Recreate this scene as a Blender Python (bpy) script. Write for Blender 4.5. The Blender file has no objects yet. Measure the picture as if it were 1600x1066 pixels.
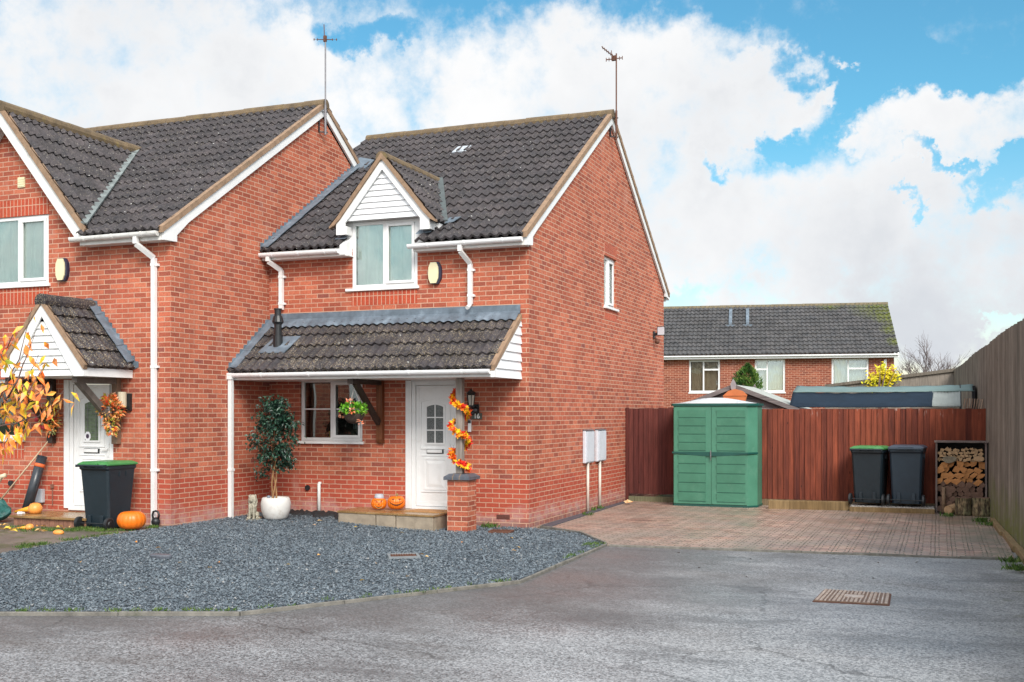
import bpy, math, random
from math import sin, cos, pi, radians, sqrt, atan2, asin
from mathutils import Vector, Matrix, noise as mnoise
from mathutils.geometry import tessellate_polygon
random.seed(7)
SC = bpy.context.scene
COL = SC.collection
# ------------------------------------------------------------------ camera frame
TH = radians(21.5)
CA = (-sin(TH), cos(TH)); CR = (cos(TH), sin(TH))
CAM = Vector((5.883, -15.632, 1.77)); FPX = 1700.0

# ------------------------------------------------------------------ node helper
class NT:
    def __init__(s, tree): s.t = tree
    def n(s, typ, ins=None, out=0, **kw):
        nd = s.t.nodes.new(typ)
        for k, v in kw.items(): setattr(nd, k, v)
        for k, v in (ins or {}).items():
            sock = nd.inputs[k]
            if hasattr(v, 'is_output'): s.t.links.new(v, sock)
            elif v is not None:
                if isinstance(v, (tuple, list)) and len(v) == 3 and sock.type == 'RGBA': v = (*v, 1)
                sock.default_value = v
        return nd.outputs[out] if out is not None else nd
    def m(s, op, a, b=None, c=None, clamp=False):
        ins = {0: a}
        if b is not None: ins[1] = b
        if c is not None: ins[2] = c
        return s.n('ShaderNodeMath', ins, operation=op, use_clamp=clamp)
    def mix(s, f, a, b, blend='MIX'):
        nd = s.t.nodes.new('ShaderNodeMix'); nd.data_type = 'RGBA'; nd.blend_type = blend
        for i, v in ((0, f), (6, a), (7, b)):
            if hasattr(v, 'is_output'): s.t.links.new(v, nd.inputs[i])
            else:
                if isinstance(v, (tuple, list)) and len(v) == 3: v = (*v, 1)
                nd.inputs[i].default_value = v
        return nd.outputs[2]
    def rng(s, v, a, b, c=0.0, d=1.0, smooth=False):
        return s.n('ShaderNodeMapRange', {0: v, 1: a, 2: b, 3: c, 4: d}, interpolation_type='SMOOTHSTEP' if smooth else 'LINEAR')
    def ramp(s, v, stops, const=False):
        nd = s.t.nodes.new('ShaderNodeValToRGB'); s.t.links.new(v, nd.inputs[0])
        cr = nd.color_ramp
        if const: cr.interpolation = 'CONSTANT'
        while len(cr.elements) < len(stops): cr.elements.new(.5)
        for e, (p, c) in zip(cr.elements, stops):
            e.position = p; e.color = (*c, 1) if len(c) == 3 else c
        return nd.outputs[0]
    def noise(s, vec, scale, detail=3, rough=.55, out=0, dist=0):
        return s.n('ShaderNodeTexNoise', {'Vector': vec, 'Scale': scale, 'Detail': detail, 'Roughness': rough, 'Distortion': dist}, out)
    def obj(s): return s.n('ShaderNodeTexCoord', out=3)
    def sep(s, v):
        nd = s.n('ShaderNodeSeparateXYZ', {0: v}, None); return nd.outputs[0], nd.outputs[1], nd.outputs[2]
    def comb(s, x=0., y=0., z=0.): return s.n('ShaderNodeCombineXYZ', {0: x, 1: y, 2: z})
    def scale(s, v, sc): return s.n('ShaderNodeVectorMath', {0: v, 1: sc}, operation='MULTIPLY')
    def bump(s, h, st=.3, d=.01): return s.n('ShaderNodeBump', {'Strength': st, 'Distance': d, 'Height': h})

def newmat(name):
    m = bpy.data.materials.new(name); m.use_nodes = True
    t = NT(m.node_tree); b = m.node_tree.nodes['Principled BSDF']
    return m, t, b
def setp(t, b, **kw):
    names = dict(col='Base Color', rough='Roughness', metal='Metallic', normal='Normal', spec='Specular IOR Level', coat='Coat Weight', trans='Transmission Weight', alpha='Alpha', emis='Emission Color', estr='Emission Strength', sub='Subsurface Weight')
    for k, v in kw.items():
        sk = b.inputs[names[k]]
        if hasattr(v, 'is_output'): t.t.links.new(v, sk)
        else:
            if isinstance(v, tuple) and len(v) == 3 and sk.type == 'RGBA': v = (*v, 1)
            sk.default_value = v

def plain(name, col, rough=.5, var=.12, vscale=8, bump=0., bscale=60, metal=0., coat=0., dirt=None, dirtamt=.5, spec=.5):
    m, t, b = newmat(name); o = t.obj()
    n = t.noise(o, vscale, 5, .6)
    f = t.rng(n, .3, .7, 1 - var, 1 + var)
    c = t.mix(1.0, col, t.comb(f, f, f), 'MULTIPLY')
    if dirt:
        d = t.rng(t.noise(o, 5, 8, .7), .55, .75, 0, dirtamt)
        c = t.mix(d, c, dirt)
    setp(t, b, col=c, rough=t.rng(n, .3, .7, max(0, rough - .06), rough + .06), metal=metal, coat=coat, spec=spec)
    if bump: setp(t, b, normal=t.bump(t.noise(o, bscale, 4, .6), bump, .01))
    return m

def wallcoord(t):
    """metric coordinate on a vertical wall: along-wall distance and height"""
    o = t.obj(); x, y, z = t.sep(o)
    nrm = t.n('ShaderNodeVectorTransform', {0: t.n('ShaderNodeNewGeometry', out=3)}, vector_type='NORMAL', convert_from='WORLD', convert_to='OBJECT')
    nx, ny, nz = t.sep(nrm)
    side = t.m('GREATER_THAN', t.m('ABSOLUTE', nx), t.m('ABSOLUTE', ny))
    u = t.m('ADD', t.m('MULTIPLY', x, t.m('SUBTRACT', 1., side)), t.m('MULTIPLY', y, side))
    return o, u, z

def brickmat(name, zoff=0.743, uoff=0., plinth=True, soldier=False, dark=1.0, lo=.0, sat=1.0):
    m, t, b = newmat(name); o, u, z = wallcoord(t)
    zz = t.m('SUBTRACT', z, zoff - 7.5)
    uu = t.m('ADD', u, 100.0 + uoff)
    wob = t.rng(t.noise(o, 9, 2), 0, 1, -.0035, .0035)
    zz = t.m('ADD', zz, wob)
    vec = t.comb(zz, uu, 0.) if soldier else t.comb(uu, zz, 0.)
    def br(c1, c2, ms):
        return t.n('ShaderNodeTexBrick', {'Vector': vec, 'Color1': c1, 'Color2': c2, 'Mortar': (0, 0, 0, 1), 'Scale': 1.0, 'Mortar Size': ms,
                   'Mortar Smooth': .15, 'Bias': 0., 'Brick Width': .225, 'Row Height': .075}, None, offset=0.0 if soldier else .5, offset_frequency=2, squash=1.0)
    nd = br((0, 0, 0, 1), (1, 1, 1, 1), .0066)
    rnd, mort = nd.outputs[0], nd.outputs[1]
    D = dark
    if soldier:
        stops = [(0, (.40*D, .065*D, .032*D)), (.5, (.46*D, .085*D, .04*D)), (1, (.38*D, .07*D, .04*D))]
    else:
        stops = [(0, (.25*D, .08*D, .062*D)), (.015, (.31*D, .085*D, .055*D)), (.10, (.31*D, .080*D, .048*D)), (.5, (.43*D, .115*D, .064*D)), (.8, (.49*D, .15*D, .085*D)), (1, (.37*D, .09*D, .052*D))]
    c = t.ramp(rnd, stops)
    n1 = t.noise(o, 34, 5, .7); n2 = t.noise(o, .7, 4, .6)
    f = t.m('MULTIPLY', t.rng(n1, .3, .7, .74, 1.22), t.rng(n2, .3, .7, .80, 1.16))
    c = t.mix(1., c, t.comb(f, f, f), 'MULTIPLY')
    if plinth:
        low = t.rng(z, zoff - .006, zoff + .006, 1, 0)
        c = t.mix(t.m('MULTIPLY', low, .62), c, (.40, .062, .036))
        # salts in the bottom courses
        salt = t.m('MULTIPLY', t.rng(t.m('ADD', z, t.rng(t.noise(o, 1.3, 4), .3, .7, -.13, .13)), .36, .20, 0, 1), t.rng(t.noise(o, 6, 6, .7), .38, .62, .2, 1.))
        c = t.mix(t.m('MULTIPLY', salt, .75), c, (.45, .31, .29))
        wetb = t.rng(t.m('ADD', z, t.rng(t.noise(o, 5, 3), .3, .7, -.05, .05)), .14, .03, 0, .55)
        c = t.mix(wetb, c, (.13, .07, .055))
    mc = t.mix(t.rng(t.noise(o, 2.2, 4), .35, .65), (.57, .35, .245), (.46, .285, .205))
    if lo: mc = t.mix(lo, mc, (.2, .1, .08))
    c = t.mix(mort, c, mc)
    # old splashes of mortar and rain staining with a shape of their own
    dk = t.rng(t.noise(t.scale(o, (1.6, 1.6, .22)), 1.6, 7, .68), .54, .72, 0, .30)
    c = t.mix(dk, c, (.17, .055, .04))
    sp = t.rng(t.noise(t.scale(o, (1, 1, .45)), 1.9, 7, .74), .57, .72, 0, .42)
    c = t.mix(sp, c, (.50, .29, .23))
    setp(t, b, col=c, rough=.88, spec=.25)
    h = t.m('SUBTRACT', t.m('MULTIPLY', n1, .35), mort)
    setp(t, b, normal=t.bump(h, .55, .006))
    return m

def tilemat(name, base=(.036, .033, .036), lich=.25, lcol=(.34, .32, .28), moss=0., mossx=None, warm=0.):
    m, t, b = newmat(name); o = t.obj()
    n = t.noise(o, 3.5, 4, .6); n2 = t.noise(o, 22, 5, .65)
    vor = t.n('ShaderNodeTexVoronoi', {'Vector': o, 'Scale': 3.1}, 1)
    vr = t.sep(vor)[0]
    f = t.m('MULTIPLY', t.rng(n2, .3, .7, .6, 1.5), t.rng(vr, 0, 1, .8, 1.25))
    c = t.mix(t.rng(n, .35, .7, 0, .6), base, (base[0]*2.0 + warm, base[1]*1.75 + warm*.7, base[2]*1.6))
    c = t.mix(1., c, t.comb(f, f, f), 'MULTIPLY')
    l = t.rng(t.noise(o, 52, 3, .5, dist=.3), .66 - .17*lich, .70 - .12*lich, 0, .85)
    l = t.m('MULTIPLY', l, t.rng(t.noise(o, 2.7, 4, .6), .36, .60, .1, 1))
    c = t.mix(l, c, t.mix(t.rng(t.noise(o, 50, 1), .4, .6), lcol, (lcol[0]*.55, lcol[1]*.48, lcol[2]*.35)))
    spk = t.rng(t.n('ShaderNodeTexVoronoi', {'Vector': o, 'Scale': 8.5, 'Randomness': 1.}, 0), t.rng(t.noise(o, 1.2, 2), .4, .6, .06, .15), .04, 0, .8)
    spk = t.m('MULTIPLY', spk, t.rng(t.noise(o, 5, 2), .47, .53))
    c = t.mix(spk, c, (.6, .6, .56))
    if moss:
        x, y, z = t.sep(o)
        for (cx, cy, cz, r) in mossx:
            d = t.n('ShaderNodeVectorMath', {0: o, 1: (cx, cy, cz)}, 1, operation='DISTANCE')
            mm = t.m('MULTIPLY', t.rng(d, r, r*.3, 0, 1), t.rng(t.noise(o, 9, 5, .7), .40, .56))
            c = t.mix(t.m('MULTIPLY', mm, moss), c, (.12, .14, .02))
    setp(t, b, col=c, rough=.72, spec=.35, normal=t.bump(t.noise(o, 90, 4, .7), .5, .004))
    return m

def woodmat(name, cols, board=.1, axis='x', grain=14, rough=.8, stain=None, off=0.):
    """boards: colour changes per board, grain runs vertically"""
    m, t, b = newmat(name); o = t.obj(); x, y, z = t.sep(o)
    a = {'x': x, 'y': y, 'z': z}[axis]
    cell = t.m('FLOOR', t.m('DIVIDE', t.m('ADD', a, 50.0 + off), board))
    wn = t.n('ShaderNodeTexWhiteNoise', {'W': cell}, 0, noise_dimensions='1D')
    sc = (1, 1, .06) if axis != 'z' else (.06, .3, 1)
    sh = t.n('ShaderNodeVectorMath', {0: t.scale(o, sc), 1: t.comb(0., 0., t.m('MULTIPLY', wn, 7.))}, operation='ADD')
    g = t.noise(sh, grain, 6, .7); g2 = t.noise(sh, grain*4, 4, .6)
    c = t.mix(t.m('ADD', t.m('MULTIPLY', wn, .55), t.rng(g, .3, .7, 0, .45)), cols[0], cols[1])
    f = t.m('MULTIPLY', t.rng(g2, .3, .7, .72, 1.25), t.rng(t.noise(o, 1.1, 4), .3, .7, .85, 1.15))
    c = t.mix(1., c, t.comb(f, f, f), 'MULTIPLY')
    kn = t.rng(t.n('ShaderNodeTexVoronoi', {'Vector': t.scale(o, (1, 1, .55)), 'Scale': 4.2}, 0), .07, .03, 0, .75)
    c = t.mix(kn, c, (cols[0][0]*.3, cols[0][1]*.3, cols[0][2]*.3))
    if stain: c = stain(t, o, c, z)
    setp(t, b, col=c, rough=rough, spec=.3, normal=t.bump(t.m('ADD', g, g2), .35, .006))
    return m

# ------------------------------------------------------------------ mesh helper
class MB:
    def __init__(s): s.v = []; s.f = []; s.mi = []
    def add(s, vs, fs, mi=0):
        k = len(s.v); s.v += [tuple(p) for p in vs]
        for f in fs: s.f.append(tuple(i + k for i in f)); s.mi.append(mi)
        return s
    def box(s, x0, x1, y0, y1, z0, z1, mi=0):
        vs = [(x, y, z) for z in (z0, z1) for y in (y0, y1) for x in (x0, x1)]
        return s.add(vs, [(0, 2, 3, 1), (4, 5, 7, 6), (0, 1, 5, 4), (2, 6, 7, 3), (0, 4, 6, 2), (1, 3, 7, 5)], mi)
    def hexa(s, p, mi=0):   # 8 points: bottom 4 ccw, top 4 ccw
        return s.add(p, [(3, 2, 1, 0), (4, 5, 6, 7), (0, 1, 5, 4), (1, 2, 6, 5), (2, 3, 7, 6), (3, 0, 4, 7)], mi)
    def beam(s, a, b, w, h, up=(0, 0, 1), mi=0):
        a = Vector(a); b = Vector(b); d = (b - a).normalized(); up = Vector(up)
        sx = d.cross(up)
        if sx.length < 1e-4: sx = d.cross(Vector((1, 0, 0)))
        sx.normalize(); u = sx.cross(d).normalized()
        sx *= w/2; u *= h/2
        P = [a - sx - u, a + sx - u, b + sx - u, b - sx - u, a - sx + u, a + sx + u, b + sx + u, b - sx + u]
        return s.hexa(P, mi)
    def prism(s, poly, axis, lo, hi, mi=0, capmi=None):
        """poly of 2D points in the plane across `axis` ('x': (y,z), 'y': (x,z), 'z': (x,y))"""
        def P(p, w): return {'x': (w, p[0], p[1]), 'y': (p[0], w, p[1]), 'z': (p[0], p[1], w)}[axis]
        n = len(poly); vs = [P(p, lo) for p in poly] + [P(p, hi) for p in poly]
        s.add(vs, [(i, (i+1) % n, n + (i+1) % n, n + i) for i in range(n)], mi)
        tri = tessellate_polygon([[Vector((p[0], p[1], 0)) for p in poly]])
        cm = mi if capmi is None else capmi
        s.add(vs[:n], [tuple(q) for q in tri], cm); s.add(vs[n:], [tuple(q) for q in tri], cm)
        return s
    def tube(s, pts, r, n=8, mi=0, cap=True):
        pts = [Vector(p) for p in pts]; rs = r if isinstance(r, (list, tuple)) else [r]*len(pts)
        ref = None; rings = []
        for i, p in enumerate(pts):
            d = (pts[min(i+1, len(pts)-1)] - pts[max(i-1, 0)]).normalized()
            if ref is None:
                ref = d.cross(Vector((0, 0, 1)))
                if ref.length < .05: ref = d.cross(Vector((1, 0, 0)))
            ref = (ref - d*ref.dot(d)).normalized(); q = d.cross(ref)
            rings.append([p + (ref*cos(2*pi*k/n) + q*sin(2*pi*k/n))*rs[i] for k in range(n)])
        vs = [v for g in rings for v in g]; fs = []
        for i in range(len(pts)-1):
            for k in range(n): fs.append((i*n+k, i*n+(k+1) % n, (i+1)*n+(k+1) % n, (i+1)*n+k))
        if cap: fs += [tuple(range(n))[::-1], tuple(range((len(pts)-1)*n, len(pts)*n))]
        return s.add(vs, fs, mi)
    def lathe(s, prof, c=(0, 0, 0), n=24, mi=0, rib=0, ribn=0, sq=1.0):
        vs = []; fs = []
        for (r, z) in prof:
            for k in range(n):
                a = 2*pi*k/n; rr = r*(1 - rib*(1 - abs(cos(a*ribn/2)))) if ribn else r
                vs.append((c[0] + rr*cos(a), c[1] + rr*sin(a)*sq, c[2] + z))
        for i in range(len(prof)-1):
            for k in range(n): fs.append((i*n+k, i*n+(k+1) % n, (i+1)*n+(k+1) % n, (i+1)*n+k))
        fs.append(tuple(range(n))[::-1]); fs.append(tuple(range((len(prof)-1)*n, len(prof)*n)))
        return s.add(vs, fs, mi)
    def ball(s, c, r, n=12, m=8, mi=0, rot=None):
        r = (r, r, r) if not isinstance(r, (tuple, list)) else r
        vs = []; fs = []
        for i in range(m+1):
            ph = pi*i/m
            for k in range(n):
                p = Vector((r[0]*sin(ph)*cos(2*pi*k/n), r[1]*sin(ph)*sin(2*pi*k/n), r[2]*cos(ph)))
                if rot: p = rot @ p
                vs.append(Vector(c) + p)
        for i in range(m):
            for k in range(n): fs.append(((i+1)*n+k, (i+1)*n+(k+1) % n, i*n+(k+1) % n, i*n+k))
        return s.add(vs, fs, mi)
    def leaf(s, p, d, nrm, L, W, mi=0, fold=.25):
        p = Vector(p); d = Vector(d).normalized(); nrm = Vector(nrm); sd = d.cross(nrm)
        if sd.length < 1e-3: sd = d.cross(Vector((.3, .5, .8)))
        sd.normalize(); nn = sd.cross(d)
        a = p + d*L*.42 - nn*W*fold*0; tip = p + d*L - nn*L*.12
        l = p + d*L*.4 + sd*W*.5 + nn*W*fold; r = p + d*L*.4 - sd*W*.5 + nn*W*fold
        return s.add([p, l, tip, r, a], [(0, 4, 1), (1, 4, 2), (0, 3, 4), (4, 3, 2)], mi)
    def build(s, name, mats, parent=None, smooth=False, bevel=0, fix=True, local=False):
        me = bpy.data.meshes.new(name)
        off = Vector((0, 0, 0))
        if parent is not None and not local:
            q = parent
            while q is not None: off += q.location; q = q.parent
        me.from_pydata([(p[0]-off.x, p[1]-off.y, p[2]-off.z) for p in s.v], [], s.f)
        ms = mats if isinstance(mats, (list, tuple)) else [mats]
        for m in ms: me.materials.append(m)
        if len(ms) > 1: me.polygons.foreach_set('material_index', s.mi)
        me.validate()
        if fix:
            import bmesh
            bm = bmesh.new(); bm.from_mesh(me); bmesh.ops.recalc_face_normals(bm, faces=bm.faces); bm.to_mesh(me); bm.free()
        if smooth: me.polygons.foreach_set('use_smooth', [True]*len(me.polygons))
        o = bpy.data.objects.new(name, me); COL.objects.link(o)
        if parent is not None: o.parent = parent
        if bevel:
            b = o.modifiers.new('bevel', 'BEVEL'); b.width = bevel; b.segments = 2; b.limit_method = 'ANGLE'
        return o

def tag(o, label=None, cat=None, group=None, kind=None):
    if label: o['label'] = label
    if cat: o['category'] = cat
    if group: o['group'] = group
    if kind: o['kind'] = kind
    return o
def thing(name, label, cat, loc=(0, 0, 0), group=None, rz=0.):
    o = bpy.data.objects.new(name, None); o.empty_display_size = .2; COL.objects.link(o)
    o.location = loc; o.rotation_euler = (0, 0, rz)
    return tag(o, label, cat, group)
def single(mb, name, mats, loc, label, cat, group=None, **kw):
    """a thing that is one mesh, with its origin at loc"""
    mb.v = [(p[0]-loc[0], p[1]-loc[1], p[2]-loc[2]) for p in mb.v]
    o = mb.build(name, mats, **kw); o.location = loc
    return tag(o, label, cat, group)
def structure(o): o['kind'] = 'structure'; return o

def wall_sheet(mb, P, poly, holes, depth, inward):
    """flat wall with rectangular holes; P(u,z)->3D; reveals go `depth` along `inward`"""
    loops = [[Vector((a, b, 0)) for a, b in poly]]
    for (a0, a1, b0, b1) in holes: loops.append([Vector((a0, b0, 0)), Vector((a0, b1, 0)), Vector((a1, b1, 0)), Vector((a1, b0, 0))])
    flat = [v for l in loops for v in l]
    tri = tessellate_polygon(loops)
    mb.add([P(v.x, v.y) for v in flat], [tuple(q) for q in tri])
    iw = Vector(inward)*depth
    for (a0, a1, b0, b1) in holes:
        c = [Vector(P(*q)) for q in ((a0, b0), (a1, b0), (a1, b1), (a0, b1))]
        mb.add(c + [p + iw for p in c], [(i, (i+1) % 4, 4+(i+1) % 4, 4+i) for i in range(4)])
    return mb

def tile_roof(mb, O, U, V, ulen, vlen, clip=None, roll=.152, course=.345, amp=.044, thick=.034, sub=9, sharp=1.5, seed=1):
    O = Vector(O); U = Vector(U).normalized(); V = Vector(V).normalized(); N = U.cross(V).normalized()
    if N.z < 0: N = -N
    rr = random.Random(seed)
    nu = max(2, int(round(ulen/roll*sub))); nc = int(math.ceil(vlen/course - .001))
    prof = []
    for i in range(nu+1):
        u = ulen*i/nu; ph = (u/roll) % 1.0
        prof.append((u, amp*(.5 + .5*cos(2*pi*ph))**sharp))
    for c in range(nc):
        v0 = c*course; v1 = min(vlen, v0 + course + .02)
        if v1 - v0 < .02: continue
        rows = []
        hj = {}
        for (v, h) in ((v0, -.012), (v0 - .004, thick), (v1, .004)):
            row = []
            for (u, hp) in prof:
                k = int(u/(roll*2) + (.5 if c % 2 else 0))
                if k not in hj: hj[k] = (rr.uniform(-.003, .003), rr.uniform(-.006, .006))
                hh = h + hp + (hj[k][0] if h > 0 else 0); vv = v + (hj[k][1] if v < v1 - .05 else 0)
                row.append(O + U*u + V*vv + N*hh)
            rows.append(row)
        k0 = len(mb.v)
        for r_ in rows: mb.v += [tuple(p) for p in r_]
        w = nu + 1
        for a in (0, 1):
            for i in range(nu):
                q = (k0+a*w+i, k0+a*w+i+1, k0+(a+1)*w+i+1, k0+(a+1)*w+i)
                if clip:
                    ctr = (rows[a][i] + rows[a+1][i+1])*.5
                    if not clip(ctr): continue
                mb.f.append(q); mb.mi.append(0)
    return mb

def ridge_tiles(mb, a, b, r=.115, seg=.45, drop=.05):
    a = Vector(a); b = Vector(b); L = (b-a).length; d = (b-a)/L; n = max(1, int(round(L/seg)))
    sd = d.cross(Vector((0, 0, 1))).normalized(); up = sd.cross(d).normalized()
    rr = random.Random(int(L*100))
    for i in range(n):
        p = a + d*(L*i/n); q = a + d*(L*(i+1)/n - .006)
        j = up*rr.uniform(-.004, .006)
        vs = []
        for (e, rad) in ((p, r), (q, r*.985)):
            for k in range(9):
                an = -.15*pi + 1.3*pi*k/8
                vs.append(e + j + sd*cos(an)*rad + up*(sin(an)*rad - drop))
        fs = [(k, k+1, 10+k, 9+k) for k in range(8)]
        fs += [tuple(range(9)), tuple(range(9, 18))[::-1]]
        mb.add(vs, fs)
    return mb
# ------------------------------------------------------------------ materials
BR = brickmat('brick_red')
BR2 = brickmat('brick_red_neighbour', zoff=.79)
BRP = brickmat('brick_pier', zoff=.0, uoff=.04, plinth=False)
BRB = brickmat('brick_far', zoff=0., plinth=False, dark=.62)
SOLD = brickmat('brick_soldier', zoff=3.52, uoff=-.005, plinth=False, soldier=True)
TILE = tilemat('roof_tile', moss=.55, mossx=[(0, 4.2, 7.4, 1.1), (-3.6, .7, 5.1, .8)])
TILE_N = tilemat('roof_tile_neighbour', base=(.036, .033, .036), lich=.3)
TILE_C = tilemat('canopy_tile', base=(.028, .026, .03), lich=.75, lcol=(.36, .31, .23), moss=.35, mossx=[(-2.6, -.1, 3.2, .9), (-1.5, -.1, 3.2, .5)])
TILE_B = tilemat('far_tile', base=(.05, .052, .056), lich=.35, moss=.95, mossx=[(0, 3.6, 6.4, 1.9), (0, 2.4, 5.8, .8), (0, 1.4, 5.2, .6), (0, .5, 4.6, .5), (-2.4, 3.6, 6.5, .7)])
RIDGE = plain('ridge_tile', (.14, .098, .055), .85, .35, 6, .5, 50, dirt=(.25, .19, .05), dirtamt=.7)
MORT = plain('verge_mortar', (.27, .175, .11), .9, .25, 9, .5, 70, dirt=(.2, .17, .12))
PVC = plain('white_upvc', (.76, .76, .75), .35, .06, 3, dirt=(.55, .53, .48), dirtamt=.35)
PVCG = plain('weathered_upvc', (.74, .73, .70), .45, .08, 4, dirt=(.22, .2, .15), dirtamt=.5)
PVCC = plain("white_cladding", (.80, .81, .82), .4, .05, 2)
PVCM = plain('mildewed_cladding', (.74, .74, .73), .5, .08, 5, dirt=(.12, .12, .11), dirtamt=.75)
GUT = plain('gutter_white', (.80, .80, .80), .35, .05, 5, dirt=(.3, .28, .22), dirtamt=.45)
LEAD = plain('lead', (.12, .155, .19), .5, .3, 5, .3, 30, dirt=(.26, .31, .36), dirtamt=.6)
DARK = plain('dark_gap', (.012, .012, .014), .8, .1)
ROOM = plain('dark_room', (.02, .02, .022), .9, .2)
TIMB = woodmat('stained_timber', ((.11, .035, .014), (.22, .075, .028)), .3, 'x', 10, .55)
TIMBD = plain('dark_timber', (.035, .022, .016), .6, .3, 10)
TIMBG = woodmat('grey_timber', ((.17, .14, .12), (.27, .24, .21)), .3, 'x', 12, .85)
BLKPL = plain('black_plastic', (.014, .016, .018), .4, .15, 6)
BLUEG = plain('blue_brick', (.085, .095, .115), .45, .25, 20, .3, 60)
STONE = plain('step_stone', (.31, .255, .19), .75, .25, 6, .4, 60, dirt=(.12, .095, .06), dirtamt=.7)
STONET = plain('wet_step_stone', (.25, .15, .06), .28, .35, 4, .2, 60, dirt=(.3, .27, .2), dirtamt=.7)
CREAM = plain('cream_plastic', (.72, .66, .42), .45, .06)
NAVY = plain('navy_plastic', (.02, .022, .05), .4, .1)
MATC = plain('doormat', (.42, .22, .09), .95, .2, 30, .5, 200)
CONC = plain('concrete_edging', (.165, .155, .135), .9, .35, 9, .4, 80, dirt=(.05, .06, .025), dirtamt=.95)
GALV = plain('grey_metal', (.22, .21, .22), .45, .25, 12, metal=.6)
RUST = plain('rusty_metal', (.12, .05, .03), .7, .3, 20, metal=.2)
BAG = plain('green_sheet', (.01, .085, .075), .45, .5, 9, .4, 40)

def glass_mat(name, col, rough=.03, refl=.5, stripes=0):
    """window glass with pale reflective coating"""
    m = bpy.data.materials.new(name); m.use_nodes = True; t = NT(m.node_tree)
    m.node_tree.nodes.remove(m.node_tree.nodes['Principled BSDF'])
    out = m.node_tree.nodes['Material Output']
    tr = t.n('ShaderNodeBsdfTransparent', {'Color': (*col, 1)}); gl = t.n('ShaderNodeBsdfGlossy', {'Color': (.92, 1, .98, 1), 'Roughness': rough})
    bp = t.bump(t.noise(t.obj(), 2.2, 1), .06, .05); m.node_tree.links.new(bp, gl.node.inputs['Normal'])
    fr = t.n('ShaderNodeFresnel', {'IOR': 1.5})
    f = t.rng(fr, .03, .6, refl, 1.0)
    mx = t.n('ShaderNodeMixShader', {0: f, 1: tr, 2: gl})
    m.node_tree.links.new(mx, out.inputs[0]); return m
GLASS = glass_mat('window_glass', (.93, .97, .95), refl=.22)
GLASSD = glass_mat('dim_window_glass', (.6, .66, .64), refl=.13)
CURT = plain('net_curtain', (.72, .80, .745), .9, .10, 3)
CURTD = plain('grey_blind', (.16, .2, .2), .9, .15, 3)

FROSTG = plain('green_leaded_glass', (.12, .16, .09), .15, .5, 14, .5, 60)
m, t, b = newmat('obscured_glass'); FROST = m
o = t.obj(); n = t.noise(o, 90, 3)
setp(t, b, col=t.mix(t.rng(n, .35, .65), (.05, .055, .055), (.16, .17, .165)), rough=.12, normal=t.bump(n, .6, .004))

# ------------------------------------------------------------------ ground materials
m, t, b = newmat('wet_asphalt'); ASPH = m
o = t.obj(); fine = t.noise(o, 110, 3, .7); mid = t.noise(o, 26, 5, .75); big = t.noise(t.scale(o, (.35, .8, 1)), .9, 5, .62); big2 = t.noise(o, .33, 3, .5)
vor = t.n('ShaderNodeTexVoronoi', {'Vector': o, 'Scale': 75.}, 1)
vs = t.sep(vor)[0]
c = t.mix(t.rng(t.m('ADD', t.m('MULTIPLY', vs, .5), t.m('MULTIPLY', mid, .5)), .3, .75), (.06, .063, .066), (.33, .34, .352))
c = t.mix(t.rng(big, .54, .68, 0, .55), c, (.08, .066, .058))
x, y, z = t.sep(o)
# darker band along the kerb line, broken up
kd = t.m('ADD', t.m('ADD', t.m('MULTIPLY', x, -.55), y), 7.9)      # rough distance from the long kerb
kd2 = t.m('SUBTRACT', 3.0, t.m('ADD', x, t.m('MULTIPLY', y, .25)))
bandn = t.rng(t.noise(t.scale(o, (.5, 1, 1)), 1.6, 6, .65), .3, .7, -1.0, 1.0)
band = t.m('MULTIPLY', t.rng(t.m('ADD', kd, bandn), -1.1, .1), t.rng(t.m('ADD', kd2, bandn), -1.2, .8))
c = t.mix(t.m('MULTIPLY', band, .62), c, (.075, .071, .07))
# paler area painted in for the sky's sheen on the tarmac
sky_sheen = t.m('MULTIPLY', t.rng(t.m('ADD', t.m('ADD', x, t.m('MULTIPLY', y, -.35)), t.rng(t.noise(o, .7, 5, .6), .3, .7, -2.2, 2.2)), 4.2, 7.2), t.rng(t.noise(t.scale(o, (.6, 1.3, 1)), 1.1, 6, .65), .36, .58, .25, 1))
c = t.mix(t.m('MULTIPLY', sky_sheen, .42), c, t.mix(vs, (.24, .25, .26), (.60, .615, .63)))
damp = t.rng(t.noise(t.scale(o, (.45, 1.0, 1)), 1.35, 5, .6, dist=.6), .56, .66, 0, .5)
c = t.mix(damp, c, (.075, .077, .08))
crk = t.rng(t.n('ShaderNodeTexVoronoi', {'Vector': t.n('ShaderNodeVectorMath', {0: o, 1: t.scale(t.noise(o, 3., 4, out=1), (.35, .35, .35))}, operation='ADD'), 'Scale': .33}, 0, feature='DISTANCE_TO_EDGE'), .006, .002, 0, .55)
c = t.mix(t.m('MULTIPLY', crk, t.rng(t.noise(o, .5, 2), .45, .55)), c, (.03, .03, .03))
c = t.mix(t.rng(t.noise(t.scale(o, (.5, 1.2, 1)), 1.9, 7, .7), .60, .70, 0, .5), c, (.05, .045, .045))
c = t.mix(t.m('MULTIPLY', t.rng(t.noise(o, 2.3, 5, .7), .55, .68, 0, .7), t.rng(x, 6.0, 6.7)), c, (.07, .08, .02))
wet = t.rng(t.m('ADD', t.m('MULTIPLY', big, .6), t.m('MULTIPLY', big2, .5)), .44, .66)
setp(t, b, col=c, rough=t.m('ADD', t.m('MULTIPLY', wet, .22), t.rng(mid, .3, .7, .31, .45)), spec=.55,
     normal=t.bump(t.m('ADD', t.m('MULTIPLY', fine, .5), t.m('ADD', t.m('MULTIPLY', vs, .5), mid)), .42, .004))
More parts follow.
